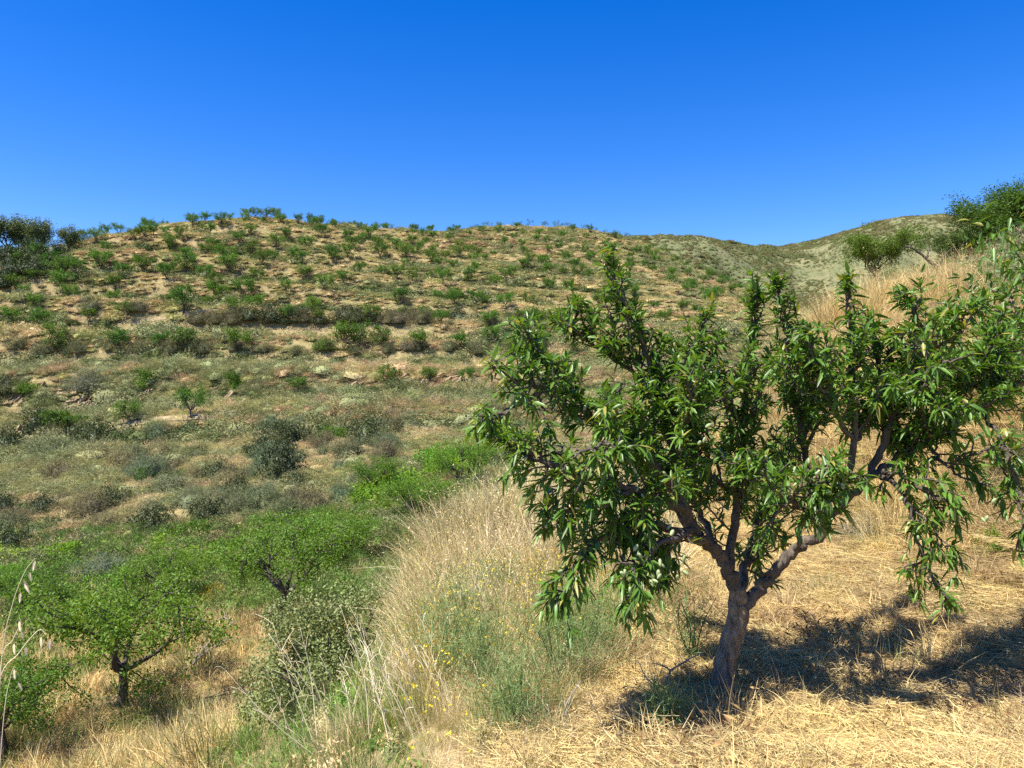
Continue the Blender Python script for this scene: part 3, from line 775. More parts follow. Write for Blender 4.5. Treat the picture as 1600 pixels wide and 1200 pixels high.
def flowers():
    rng = np.random.default_rng(120)
    n = 2200
    mb = MB()
    x = rng.uniform(-1.6, 1.2, n); Y = rng.uniform(3.5, 9.5, n)
    s = (x < xb(Y)) & (x > xl(Y)) & (fbm(x * 1.2, Y * 1.2, 15, 2) > -.05)
    x = x[s]; Y = Y[s]; m = len(x)
    P = np.c_[x, Y, height(x, Y) + rng.uniform(.2, .62, m)]
    P = np.repeat(P, 3, 0)
    mb.add(*flake_arrays(P, rand_dir(rng, 3 * m, .3), rand_dir(rng, 3 * m, .8), .016, .011))
    tag(obj('yellow_flowers', mb.mesh('yellow_flowers', M_yellow)), 'tiny yellow flower heads scattered through the rank grass', 'flowers', None, 'stuff')
flowers()

# ------------------------------------------------------------------ trees and shrubs
def tree_meshes(rng, H, spread, trunk_h, nlimb, nleaf, L, W, r0, mat, bark, clump=0.2, nsub=4, lift=0.55, detailed=False, lean=0.1):
    """tapering trunk with vase-shaped limbs, and a clumped leaf crown"""
    tb = MB(); top = np.array([rng.normal(0, lean) * trunk_h, rng.normal(0, lean) * trunk_h, trunk_h])
    tp = catmull([[0, 0, -0.15], [top[0] * .2 + rng.normal(0, .03), top[1] * .2, trunk_h * .5], top], 4)
    tube(tb, tp, np.linspace(r0 * 1.25, r0 * .85, len(tp)), 7, .08, rng)
    C = []
    for i in range(nlimb):
        az = (i + rng.uniform(-.3, .3)) * 2 * math.pi / nlimb
        rad = spread * rng.uniform(.55, .95); hh = H * rng.uniform(.72, .98)
        d = np.array([math.cos(az), math.sin(az), 0])
        e = d * rad + [0, 0, hh]
        lp = catmull([top, top + d * rad * .35 + [0, 0, (hh - trunk_h) * .35] + rng.normal(size=3) * .06 * H, top * .3 + d * rad * .75 + [0, 0, trunk_h * .3 + hh * .68] + rng.normal(size=3) * .05 * H, e], 4)
        tube(tb, lp, np.linspace(r0 * .65, r0 * .1, len(lp)), 5)
        for j in range(nsub):
            s = lp[int(len(lp) * rng.uniform(.3, .85))]
            dd = unit(d * rng.uniform(-.3, 1) + rng.normal(size=3) * .7 + [0, 0, lift])
            q = s + dd * spread * rng.uniform(.3, .6); q[2] = min(max(q[2], trunk_h * .8), H)
            sp = catmull([s, (s + q) / 2 + rng.normal(size=3) * .03 * H, q], 3)
            tube(tb, sp, np.linspace(r0 * .25, r0 * .06, len(sp)), 4)
            C += [sp[len(sp) // 2], q, q + rng.normal(size=3) * .06 * H]
        C += [lp[-1], lp[-3], lp[-5]]
    C = np.array(C); k = rng.integers(0, len(C), nleaf)
    off = rng.normal(size=(nleaf, 3)); off /= np.linalg.norm(off, axis=1, keepdims=True); off *= rng.uniform(0, 1, nleaf)[:, None] ** .5
    size = rng.uniform(.6, 1.25, len(C))[k][:, None]
    P = C[k] + off * clump * H * size * [1, 1, .85]
    A = unit(off + rng.normal(size=(nleaf, 3)) * .6 + [0, 0, -.15]); Nn = rand_dir(rng, nleaf, .9)
    cb = MB()
    Ls = L * rng.uniform(.65, 1.2, nleaf); Ws = W * rng.uniform(.75, 1.2, nleaf)
    if detailed: cb.add(*leaf_arrays(P, A, Nn, Ls, Ws, rng.uniform(.1, .5, nleaf)))
    else: cb.add(*flake_arrays(P, A, Nn, Ls, Ws))
    return tb.mesh('trunk', bark, True), cb.mesh('crown', mat)

def put_tree(name, label, cat, loc, meshes, s=1.0, rz=0.0, group=None, color=(1, 1, 1), sz=None):
    t = thing(name, label, cat, loc, (0, 0, rz), (s, s, sz or s), group)
    obj('trunk', meshes[0], t)
    obj('crown', meshes[1], t, color=color)
    return t

rt = np.random.default_rng(77)
T_young = [tree_meshes(rt, 2.3, 1.15, .6, 6, 1700, .15, .075, .06, M_leaf_mid, M_bark_dark, .125, 4) for _ in range(7)]
T_orch = [tree_meshes(rt, 2.5, 1.9, .75, 6, 11000, .085, .036, .085, M_leaf_mid, M_bark_dark, .12, 8, .25) for _ in range(3)]
T_dark = [tree_meshes(rt, 7.5, 2.4, 1.6, 7, 5200, .34, .17, .2, M_leaf_oak, M_bark_dark, .15, 6) for _ in range(3)]
T_bank = [tree_meshes(rt, 2.6, 1.1, .7, 6, 15000, .085, .030, .05, M_leaf_mid, M_bark_dark, .11, 8) for _ in range(2)]

# --- young almond trees on the hill: foot column, foot row, height in photo pixels
HT = [(24,455,24),(54,442,20),(98,458,32),(118,434,32),(100,430,28),(157,424,36),(190,434,24),(180,455,26),(222,427,28),(210,376,20),(258,438,26),(262,386,20),(280,374,20),
 (290,426,30),(288,408,20),(268,393,22),(332,394,22),(345,356,22),(350,410,26),(358,430,30),(372,382,18),(392,402,22),(392,370,20),(335,452,22),(340,472,28),(383,467,32),
 (55,486,24),(60,516,34),(87,552,42),(198,500,26),(286,490,42),(362,492,24),(186,550,32),(287,554,40),(372,552,36),(140,505,22),(20,510,26),(250,548,26),
 (411,418,28),(466,414,24),(432,390,22),(447,376,20),(490,360,20),(502,370,20),(545,378,20),(550,390,20),(543,404,22),(578,374,20),(594,406,26),(589,388,20),(619,394,20),
 (634,404,22),(675,414,20),(677,402,18),(718,404,18),(645,384,18),(447,458,20),(520,412,24),(478,440,24),(620,438,24),(645,440,22),(692,446,26),(735,443,26),(775,454,24),
 (790,442,22),(537,445,22),(506,456,26),(625,476,28),(710,478,24),(745,478,24),(790,482,24),(535,546,42),(560,544,36),(596,542,30),(657,550,34),(770,540,30),(720,546,26),
 (580,506,28),(765,512,26),(690,508,24),(450,506,26),(500,505,22),(835,512,26),(880,508,24),(850,545,26),(815,505,22),(200,662,34),(298,654,46),(88,682,40),(106,682,38),
 (606,606,34),(670,600,24),(466,618,28),(730,602,26),(225,604,24),(365,608,22),(150,380,22),(165,372,20),(185,368,18),(130,378,20),(110,392,24),(60,412,28),(30,420,26),(80,425,28),
 (415,345,18),(430,340,18),(400,338,16),(385,340,16),(440,352,18),(465,350,16),(300,354,18),(320,350,18),(240,368,18),(225,372,20)]
def hill_trees():
    rng = np.random.default_rng(31)
    items = []
    for px, py, h in HT:
        p = hit(px, py, 40); items.append((p[0], p[1], p[2], h / F * p[1]))
    # orchard rows on the upper hill, along the terraces
    cand = []
    for r, Y in enumerate(np.arange(98, 256, 6.6)):
        for x in np.arange(-125, 125, 5.8):
            xx = x + (r % 2) * 2.9 + rng.normal(0, .9); yy = Y + rng.normal(0, 1.1)
            px = 800 + F * xx / yy
            if px < -30 or px > 1180: continue
            cand.append((xx, yy, px))
    C = np.array(cand); z = height(C[:, 0], C[:, 1])
    taken = np.array([(i[0], i[1]) for i in items])
    for (xx, yy, px), zz in zip(cand, z):
        py = 600 - F * zz / yy
        if np.min((taken[:, 0] - xx) ** 2 + (taken[:, 1] - yy) ** 2) < 16: continue
        if px > 1010 and rng.uniform() < .35: continue
        # visible: nothing nearer stands higher on the same sight line
        ys = np.linspace(45, yy - 1.5, 60); el = height(xx / yy * ys, ys) / ys
        if el.max() > (zz + 1.4) / yy: continue
        if rng.uniform() < .12: continue
        items.append((xx, yy, zz, rng.uniform(1.35, 2.3)))
    for i, (x, y, z, h) in enumerate(items): items[i] = (x, y, z, float(np.clip(h, 1.5, 3.1)))
    items.sort(key=lambda q: -q[3] / q[1])
    print('hill trees', len(items))
    SPECIAL = {(88, 682): 'young almond tree beside the pale path end at far left of the lower terrace', (298, 654): 'spreading young almond tree on the path below the slanting rock outcrop',
               (200, 662): 'young almond tree with a bent trunk standing in the pale path below the rocks', (286, 490): 'bright green young almond tree beside the short pale track on the left hill',
               (87, 552): 'rounded bright green young almond tree on the grassy terrace at left', (606, 606): 'bright green young almond tree just above the stony scree patch'}
    sp = {}
    for (px, py), l in SPECIAL.items():
        q = hit(px, py, 40); sp[(round(float(q[0]), 3), round(float(q[1]), 3))] = l
    ORD = 'first second third fourth fifth sixth seventh eighth ninth tenth eleventh twelfth thirteenth fourteenth fifteenth sixteenth seventeenth eighteenth nineteenth twentieth'.split()
    ORD += ['twenty-' + w for w in ORD[:9]] + ['thirtieth'] + ['thirty-' + w for w in ORD[:9]] + ['fortieth'] + ['forty-' + w for w in ORD[:9]]
    rowof = {}
    for i, (x, y, z, h) in enumerate(items[:300]):
        if y < 136:
            px = 800 + F * x / y
            s_ = y + 1.6 * float(fbm(np.array([x / 22]), np.array([y / 60]), 5, 2)[0]) + .0022 * (px - 500) - 58.0
            rowof.setdefault(int(math.floor(s_ / TP)), []).append((px, i))
    own = {}
    base_row = min(rowof)
    for k, v in rowof.items():
        for n_, (px, i) in enumerate(sorted(v)):
            own[i] = '%s young almond tree from the left on the %s terrace up the facing hill' % (ORD[min(n_, len(ORD) - 1)], ORD[min(k - base_row, 19)])
    def zone(px):
        return next(w for lim, w in ((110, 'below the dark crest trees'), (260, 'on the left shoulder of the hill'), (430, 'under the left summit'), (560, 'just right of the left summit'), (700, 'below the dip between the summits'), (860, 'under the broad right summit'), (1010, 'on the right shoulder above the big almond crown'), (5000, 'on the right flank behind the big almond crown')) if px < lim)
    rest = []
    for i, (x, y, z, h) in enumerate(items):
        s = h / 2.3 * 1.05
        if i < 300:
            lab = sp.get((round(float(x), 3), round(float(y), 3)))
            px = 800 + F * x / y
            if not lab:
                if i in own: lab = own[i]
                else: lab = 'young almond tree %s, %s' % (('in the crest rows' if y > 175 else 'on the upper rows' if y > 130 else 'on the high terraces'), zone(px))
            g = rng.uniform(.8, 1.2)
            put_tree('almond_tree', lab, 'tree', (x, y, z - .05), T_young[rng.integers(0, 7)], s * rng.uniform(.95, 1.15), rng.uniform(0, 6.28), 'young almond trees planted along the hill terraces', (g * rng.uniform(.5, .78), g * .82, g * .55), s)
        else:
            rest.append((x, y, z, s))
    if rest:
        R = np.array(rest); n = len(R)
        both = []
        for tm, cm in T_young[:4]:
            pass
        mbs = [tree_meshes(rng, 2.3, 1.15, .6, 5, 420, .19, .08, .065, M_cover, M_bark_dark, .15, 3)[1] for _ in range(4)]
        scatter('far_orchard_trees', mbs, R[:, :3], np.c_[np.zeros(n), np.zeros(n), rng.uniform(0, 6.28, n)], np.c_[R[:, 3], R[:, 3], R[:, 3]], rng.integers(0, 4, n), np.tile([.085, .15, .03], (n, 1)) * rng.uniform(.8, 1.2, (n, 1)), 'smallest young almond trees in rows along the hill crest', 'trees')
hill_trees()

# --- dark tall trees on the far left crest
for i, (px, py, Y, s, lab) in enumerate([
    (14, 386, 121, .85, 'tallest dark evergreen tree at the left end of the hill crest'), (40, 386, 122, .75, 'broad dark evergreen tree second from the left on the hill crest'),
    (66, 386, 121, .74, 'dark evergreen tree with a rounded top on the crest beside the gap'), (108, 383, 123, .6, 'small round dark evergreen standing alone on the left crest'),
    (-20, 386, 120, .8, 'dark evergreen tree cut by the left edge of the photo on the crest')]):
    p = at(px, py, Y); z = float(height(p[0], p[1]))
    put_tree('evergreen_tree', lab, 'tree', (p[0], p[1], z - .1), T_dark[i % 3], s, i * 1.7, 'dark evergreen trees on the left crest', (.75, .82, .7))

# --- orchard trees in the valley
for i, (px, py, Y, s, c, lab) in enumerate([
    (192, 1110, 14.6, .98, (1.05, 1.1, .9), 'green almond tree with a forked dark trunk on the lower terrace by the shaded straw'),
    (438, 960, 19.5, .98, (1, 1.1, .9), 'green almond tree behind the grey oak bush with its crown spread left'),
    (5, 1140, 12.6, .7, (.8, .95, .8), 'almond tree at the left photo edge with low drooping twigs'),
    (40, 1010, 21.0, .62, (.9, 1.05, .85), 'almond tree in the left of the valley merging with the brambles'),
    (250, 985, 22.0, .68, (1.1, 1.15, .8), 'almond tree in the middle of the valley row above the straw gap'),
    (540, 885, 27.0, .66, (1.05, 1.15, .85), 'almond tree at the right of the valley row beside the pale grass'),
    (640, 830, 31.0, .75, (1.05, 1.2, .8), 'bright green tree in the gully left of the pale oat grass'),
    (715, 770, 35.0, .9, (1.05, 1.2, .75), 'bright green tree in the gully partly hidden by the big almond tree'),
    (590, 800, 36.0, .7, (.95, 1.05, .8), 'green tree higher up the gully below the dry slope'),
    (700, 800, 30.0, .75, (1, 1.15, .8), 'dense green tree directly behind the tip of the pale oat grass')]):
    x = (px - 800) / F * Y; z = float(height(x, Y))
    put_tree('orchard_tree', lab, 'tree', (x, Y, z - .05), T_orch[i % 3], s, i * 2.1, 'green almond trees along the valley bottom', c)

# --- shrubs one can tell apart
rs = np.random.default_rng(61)
S_oak = [leafy_blob(rs, 2600, .9, .85, .075, .045, 60, M_leaf_oak, .2) for _ in range(3)]
S_bram = [leafy_blob(rs, 2600, 1.1, .9, .09, .06, 60, M_leaf_mid, .22) for _ in range(3)]
S_grey = [leafy_blob(rs, 3800, .8, .75, .15, .012, 60, M_scrub, .24, 1.2) for _ in range(4)]
def stems(rng, r, h, n=7):
    mb = MB()
    for i in range(n):
        d = rand_dir(rng, 1, .8)[0]; d[2] = abs(d[2])
        P = catmull([[0, 0, -.1], d * [r, r, h] * .4, d * [r, r, h] * .8 + rng.normal(size=3) * .06], 3)
        tube(mb, P, np.linspace(.035, .008, len(P)), 5)
    return mb.mesh('stem', M_bark_dark, True)
S_stem = [stems(rs, .8, .75) for _ in range(2)]
def shrub(name, label, loc, kind, w, h, color, rz, group=None, cat='shrub'):
    pool = {'oak': S_oak, 'bram': S_bram, 'grey': S_grey}[kind]; base = {'oak': 1.0, 'bram': 1.2, 'grey': .95}[kind]
    t = thing(name, label, cat, loc, (0, 0, rz), (w / 2 / base, w / 2 / base, h / 1.05), group)
    obj('stem', S_stem[int(rz * 10) % 2], t)
    obj('foliage', pool[int(rz * 7) % len(pool)], t, color=color)
    return t

for i, (px, py, w, h, kd, c, lab) in enumerate(SH):
    p = hit(px, py, 22); k = p[1] / F
    shrub({'oak': 'evergreen_shrub', 'bram': 'green_shrub', 'grey': 'broom_shrub'}[kd], lab, p - [0, 0, .08], kd, w * k * 1.4, h * k * 1.5, tuple(q * (.62 if kd == 'oak' else .85 if kd == 'grey' else 1) for q in c), (i * 1.37) % 6.2, 'shrubs scattered over the facing slope')

# brambles in the gully
rb = np.random.default_rng(19)
BR = [(30,915),(80,905),(130,935),(60,960),(180,930),(230,900),(290,885),(250,935),(330,900),(360,870),(420,860),(300,845),(120,975),(20,990),(200,965),(330,940),(395,905),(470,850),(500,835),(560,820),(610,800),(660,775),(640,755),(690,745),(590,840),(740,720),(770,690),(10,890),(150,890),(100,880),(190,885),(45,925),(5,950),(215,870),(260,865),(390,845),(440,840),(530,815),(585,790),(625,770),(680,725),(710,745),(600,770),(550,845),(480,870),(430,885)]
for i, (px, py) in enumerate(BR):
    p = hit(px, py, 17); k = p[1] / F
    shrub('bramble_bush', 'dense green bramble bush in the gully ' + ('at the left photo edge' if px < 100 else 'left of the valley trees' if px < 260 else 'behind the valley trees' if px < 430 else 'between the valley trees and the dry slope' if px < 600 else 'left of the pale oat grass'), p - [0, 0, .15], 'bram', rb.uniform(85, 135) * k, rb.uniform(32, 52) * k, tuple(np.array([rb.uniform(.8, 1.6), 1.3, .75]) * rb.choice([.75, .95, 1.15, 1.3])), rb.uniform(0, 6.2), 'green brambles filling the gully')

# foreground evergreen oak bush on the slope
def oak_bush():
    rng = np.random.default_rng(90)
    Y = 7.9; x = (520 - 800) / F * Y; z = float(height(x, Y))
    t = thing('oak_bush', 'large grey green evergreen oak bush on the slope below the terrace', 'bush', (x, Y, z - .05))
    mb = MB()
    for i in range(9):
        d = rand_dir(rng, 1, 1.0)[0]; d[2] = abs(d[2])
        P = catmull([[0, 0, -.1], d * [.35, .35, .5], d * [.8, .8, 1.15] + rng.normal(size=3) * .05], 4)
        tube(mb, P, np.linspace(.04, .008, len(P)), 6)
    obj('stem', mb.mesh('stem', M_bark_dark, True), t)
    fb = MB(); n = 24000; nc = 150; core(fb, rng, .42, .7, 14, 6)
    d = rand_dir(rng, nc, .35); d[:, 2] = np.abs(d[:, 2])
    C = d * rng.uniform(.5, .98, nc)[:, None] * [.95, .8, 1.38]
    k = rng.integers(0, nc, n); off = unit(rng.normal(size=(n, 3))) * rng.uniform(.2, 1, n)[:, None] ** .5
    P = C[k] + off * rng.uniform(.1, .2, nc)[k][:, None]
    fb.add(*flake_arrays(P, unit(off + rng.normal(size=(n, 3)) * .8), unit(off * .5 + rand_dir(rng, n, .5)), .036 * rng.uniform(.6, 1.2, n), .022))
    obj('foliage', fb.mesh('foliage', M_leaf_oak), t, color=(1.25, 1.27, 1.1))
oak_bush()

# ------------------------------------------------------------------ the big almond tree
def almond_tree():
    rng = np.random.default_rng(4)
    foot = at(1125, 1096, 4.5); foot[2] = float(height(foot[0], foot[1]))
    t = thing('almond_tree', 'large almond tree with pale green nuts and a leaning grey trunk on the straw terrace', 'tree', foot)
    A = lambda *p: [at(*q) for q in p]
    tr = MB()
    tp = catmull([foot + [-.01, 0, -.15]] + A((1126, 1085, 4.5), (1134, 1030, 4.5), (1147, 985, 4.5), (1155, 948, 4.5), (1152, 920, 4.5)), 6)
    tp[2:-2] += rng.normal(size=(len(tp) - 4, 3)) * .004
    tube(tr, tp - foot, np.interp(np.linspace(0, 1, len(tp)), [0, .2, .35, .8, 1], [.125, .074, .062, .059, .048]), 28, .045, rng)
    obj('trunk', tr.mesh('trunk', M_bark, True), t)
    # limb: points (column, row, distance), base radius, tip radius, where leaves start, droop, shoot length
    LB = [
     ([(1153,940,4.5),(1138,890,4.5),(1118,860,4.48),(1085,830,4.42),(1062,775,4.35)], .052, .036, 2, 0, .2),
     ([(1158,950,4.5),(1200,905,4.5),(1240,860,4.5),(1282,835,4.5),(1312,790,4.5),(1362,742,4.5)], .048, .028, 2, 0, .2),
     ([(1062,775,4.35),(1000,705,4.2),(920,650,4.05),(850,610,3.95),(800,590,3.9)], .034, .008, .18, 0, .34),
     ([(1062,775,4.35),(1050,700,4.4),(1030,620,4.4),(1000,530,4.4),(972,465,4.4),(950,405,4.4)], .036, .004, .2, 0, .26),
     ([(1075,800,4.38),(990,765,4.0),(900,740,3.8),(830,715,3.75),(790,690,3.7)], .032, .007, .25, .15, .32),
     ([(1090,832,4.42),(1010,820,4.0),(945,840,3.85),(900,890,3.75),(876,950,3.7)], .028, .006, .3, .6, .24),
     ([(1110,850,4.48),(1060,840,4.0),(1020,860,3.8),(1005,900,3.7),(1000,945,3.68)], .026, .006, .35, .6, .2),
     ([(1140,890,4.5),(1152,780,4.7),(1160,660,4.7),(1172,550,4.68),(1182,455,4.62)], .036, .006, .25, 0, .3),
     ([(1312,790,4.5),(1335,690,4.42),(1330,580,4.4),(1326,500,4.4),(1322,432,4.4)], .03, .004, .3, 0, .18),
     ([(1362,742,4.5),(1400,640,4.5),(1428,560,4.55),(1432,500,4.58),(1412,462,4.6)], .03, .006, .2, 0, .27),
     ([(1282,835,4.5),(1255,700,4.85),(1235,580,4.9),(1222,480,4.85),(1215,445,4.85)], .03, .005, .3, 0, .26),
     ([(1362,742,4.5),(1450,690,4.55),(1530,640,4.6),(1600,600,4.6),(1660,590,4.6)], .03, .008, .22, 0, .3),
     ([(1362,742,4.5),(1405,740,4.25),(1450,770,4.12),(1500,800,4.05)], .022, .006, .3, .35, .24),
     ([(1380,740,4.4),(1412,775,4.2),(1430,830,4.1),(1452,890,4.05),(1490,945,4.02)], .02, .005, .3, .8, .14),
     ([(1300,805,4.5),(1245,790,4.15),(1205,755,3.95),(1190,715,3.85)], .022, .006, .3, .2, .26),
     ([(1155,930,4.55),(1175,850,4.95),(1200,760,5.3),(1250,660,5.5),(1300,600,5.6)], .036, .008, .3, 0, .3),
     ([(1120,862,4.5),(1080,780,5.0),(1010,700,5.3),(940,640,5.4)], .03, .008, .3, 0, .3),
     ([(1450,690,4.55),(1500,610,4.7),(1540,560,4.8),(1560,530,4.8)], .02, .005, .3, 0, .26),
     ([(1530,640,4.6),(1570,700,4.3),(1590,770,4.2),(1600,840,4.15)], .018, .005, .3, .5, .2),
     ([(1030,620,4.4),(960,560,4.5),(900,520,4.55),(905,480,4.55)], .02, .004, .2, 0, .24),
     ([(920,650,4.05),(880,590,4.1),(840,560,4.1),(815,545,4.1)], .016, .004, .2, 0, .24),
     ([(1160,660,4.7),(1110,590,4.5),(1090,540,4.5),(1095,500,4.5)], .018, .004, .2, 0, .26),
     ([(1335,690,4.42),(1290,620,4.2),(1270,560,4.15),(1262,520,4.15)], .018, .004, .2, 0, .24),
     ([(1240,860,4.5),(1260,800,4.2),(1290,760,4.0),(1330,745,3.95)], .02, .005, .3, .3, .2),
     ([(1428,560,4.55),(1470,540,4.4),(1500,520,4.4),(1490,490,4.4)], .016, .004, .2, 0, .22),
     ([(1000,705,4.2),(960,690,3.9),(920,700,3.7),(880,720,3.65)], .018, .005, .2, .3, .24),
     ([(990,765,4.0),(940,790,3.8),(880,800,3.75),(850,800,3.75)], .018, .005, .2, .3, .24),
     ([(1152,780,4.7),(1090,720,4.5),(1050,650,4.3),(1000,610,4.2)], .02, .005, .2, 0, .28),
     ([(1450,690,4.55),(1440,620,4.3),(1470,570,4.2),(1510,560,4.2)], .018, .005, .2, .1, .26),
     ([(1530,640,4.6),(1560,560,4.9),(1600,520,5.0)], .018, .005, .2, 0, .26),
     ([(1255,700,4.85),(1300,640,5.1),(1370,610,5.2)], .018, .005, .2, 0, .26),
     ([(1050,700,4.4),(1080,640,4.1),(1070,590,4.0)], .018, .005, .2, 0, .28),
     ([(850,610,3.95),(800,640,3.8),(760,660,3.75)], .014, .004, .1, .2, .24),
     ([(1085,830,4.42),(1030,770,4.6),(980,700,4.7),(940,680,4.7)], .022, .005, .25, 0, .28),
     ([(1062,775,4.35),(1010,790,4.1),(960,815,4.0),(920,850,3.95)], .018, .005, .3, .25, .26),
     ([(1400,640,4.5),(1440,600,4.7),(1490,570,4.8)], .016, .004, .15, 0, .26),
     ([(1450,690,4.55),(1480,730,4.35),(1530,760,4.25)], .016, .004, .15, .2, .26),
     ([(1335,690,4.42),(1370,660,4.6),(1400,680,4.7)], .016, .004, .15, .1, .26),
     ([(1400,640,4.5),(1370,560,4.7),(1360,500,4.75)], .016, .004, .3, 0, .22),
    ]
    LP = []; LA = []; LN = []; LL = []; DR = []; NUT = []
    twigs = MB(); SB = []
    up = np.array([0, 0, 1.0])
    LB = [(np.array(A(*q[0])),) + q[1:] for q in LB]
    for pts, r0, r1, start, droop, sl in list(LB):      # side branches fill the crown
        if start > 1: continue
        P = catmull(pts, 8); T = np.linalg.norm(np.diff(P, axis=0), axis=1).sum()
        for _ in range(int(T / (.165 if droop < .3 else .3))):
            fr = rng.uniform(max(.05, start - .15), .85 if pts[-1][2] - pts[0][2] < .6 else .55); i = int(fr * (len(P) - 2)); b = P[i]; tan = unit(P[i + 1] - P[i])
            d = unit(tan * rng.uniform(.2, .8) + unit(np.cross(tan, rng.normal(size=3))) * .9 + up * (.45 if droop < .1 else -.05))
            ln = rng.uniform(.22, .56) * (1 - .6 * fr)
            ln *= 1 if droop < .3 else .6
            SB.append((np.array([b, b + d * ln * .5 + rng.normal(size=3) * .02, b + d * ln + [0, 0, -droop * .15]]), .0085, .003, .12, droop, .17))
    LB += SB
    for pts, r0, r1, start, droop, sl in LB:
        P = catmull(pts, 8); P[1:-1] += rng.normal(size=(len(P) - 2, 3)) * min(.008, r0 * .5)
        bm = MB(); tube(bm, P - foot, np.linspace(r0, r1, len(P)) * .82, 8 if r0 > .025 else 6, .06, rng)
        obj('branch', bm.mesh('branch', M_limb, True), t)
        seg = np.linalg.norm(np.diff(P, axis=0), axis=1); S = np.r_[0, np.cumsum(seg)]; T = S[-1]
        if start > 1: continue
        s = start * T
        while s < T:
            fr = s / T
            base = np.array([np.interp(s, S, P[:, k]) for k in range(3)])
            i = min(np.searchsorted(S, s), len(P) - 1); tan = unit(P[i] - P[max(i - 1, 0)])
            rad = unit(np.cross(tan, rng.normal(size=3)))
            d = unit(tan * rng.uniform(.3, 1.0) + rad * rng.uniform(.5, 1.0) + up * (.75 if droop < .1 else -.1))
            ln = sl * rng.uniform(.45, 1.15) * (1.0 - .5 * fr)
            end = base + d * ln + np.array([0, 0, -droop * ln * .5])
            Q = catmull([base, base + d * ln * .5 + rng.normal(size=3) * .02, end], 5)
            tube(twigs, Q - foot, np.linspace(.006, .002, len(Q)), 4)
            leaf_shoot(Q, ln, rng, LP, LA, LN, LL, DR)
            if rng.uniform() < .22:
                NUT.append(base + d * ln * rng.uniform(.2, .6) + rng.normal(size=3) * .02)
            s += rng.uniform(.03, .07) * (.55 if droop < .1 and r0 > .0095 else 1)
        # the limb's own tip carries leaves
        tip = P[int(len(P) * .6):]
        leaf_shoot(tip, np.linalg.norm(tip[-1] - tip[0]), rng, LP, LA, LN, LL, DR, .75)
    obj('twigs', twigs.mesh('twigs', M_bark_dark, True), t)['kind'] = 'stuff'
    P = np.concatenate(LP); Ax = np.concatenate(LA); Nn = np.concatenate(LN); L = np.concatenate(LL); D = np.concatenate(DR)
    print('leaves', len(P))
    W = L * rng.uniform(.2, .27, len(P))
    # leaves that show largest from the path are objects of their own
    mid = P + Ax * L[:, None] * .5
    view = unit(mid)
    face = np.abs(np.sum(unit(Nn) * view, 1)) + .3 * np.linalg.norm(np.cross(unit(Ax), view), axis=1)
    pxm = 800 + F * mid[:, 0] / mid[:, 1]
    grid = {}
    score = (L / mid[:, 1]) * face - .02 * (mid[:, 1] - 3.4)
    chosen = []
    for i in np.argsort(-score):
        if pxm[i] > 1600: continue
        g = (int(pxm[i] // 22), int((600 - F * mid[i, 2] / mid[i, 1]) // 22))
        if grid.get(g, 0) >= 1: continue
        grid[g] = 1; chosen.append(i)
        if len(chosen) == 300: break
    m = np.ones(len(P), bool); m[chosen] = False
    fb = MB(); fb.add(*leaf_arrays(P[m] - foot, Ax[m], Nn[m], L[m], W[m], D[m]))
    tag(obj('foliage', fb.mesh('foliage', M_leaf), t), kind='stuff')
    lm = []
    for dr in (.1, .22, .34, .46):
        b = MB(); b.add(*leaf_arrays(np.zeros((1, 3)), [[1, 0, 0]], [[0, 0, 1]], [1.0], [.24], [dr])); lm.append(b.mesh('leaf', M_leaf))
    for i in chosen:
        a = unit(Ax[i]); sd = unit(np.cross(a, Nn[i])); nn = np.cross(sd, a)
        R = Matrix(((a[0], -sd[0], nn[0]), (a[1], -sd[1], nn[1]), (a[2], -sd[2], nn[2])))
        o = obj('leaf', lm[int(np.clip((D[i] - .04) / .12, 0, 3))], t)
        o.matrix_local = Matrix.Translation(P[i] - foot) @ R.to_4x4() @ Matrix.Scale(L[i], 4)
    # green almonds
    nb = MB()
    th = np.linspace(0, math.pi, 7); ring = 8; V = []
    for a_ in th[1:-1]:
        for k in range(ring):
            q = k * 2 * math.pi / ring
            rr = math.sin(a_) ** .8
            V.append((rr * math.cos(q) * .6, rr * math.sin(q) * .45, math.cos(a_) * (1.0 if a_ < 1.57 else 1.1)))
    V = np.array(V + [(0, 0, 1.03), (0, 0, -1.18)]); nr = len(th) - 2
    i = np.arange(nr - 1)[:, None] * ring; j = np.arange(ring)[None, :]; j2 = (j + 1) % ring
    nb.add(V, np.stack([i + j, i + ring + j, i + ring + j2, i + j2], -1).reshape(-1, 4), np.array([[nr * ring, k, (k + 1) % ring] for k in range(ring)]),
           np.array([[nr * ring + 1, (nr - 1) * ring + (k + 1) % ring, (nr - 1) * ring + k] for k in range(ring)]))
    nm = nb.mesh('almond', M_nut, True)
    for px, py, Y, c in [(1020,880,3.65,6),(1005,900,3.62,4),(1025,860,3.66,4),(1440,790,4.05,6),(1365,735,4.3,4),(1475,500,4.35,3),(1460,600,4.45,3),(1250,720,4.0,4),(1120,720,3.75,4),(1010,745,3.8,4),(920,745,3.7,2),(1380,600,4.4,3),(1290,735,3.95,3),(1410,800,4.05,4),(1520,790,4.0,3)]:
        for _ in range(c): NUT.append(at(px, py, Y) + rng.normal(size=3) * [.07, .05, .07])
    NUT = [n for n in NUT if 700 < 800 + F * n[0] / n[1] < 1620]
    near = sorted(NUT, key=lambda q: q[1])[:120]
    for q in near:
        o = obj('almond', nm, t, q - foot, (rng.normal(0, .5), rng.normal(0, .5), rng.uniform(0, 6.28)), rng.uniform(.013, .019))

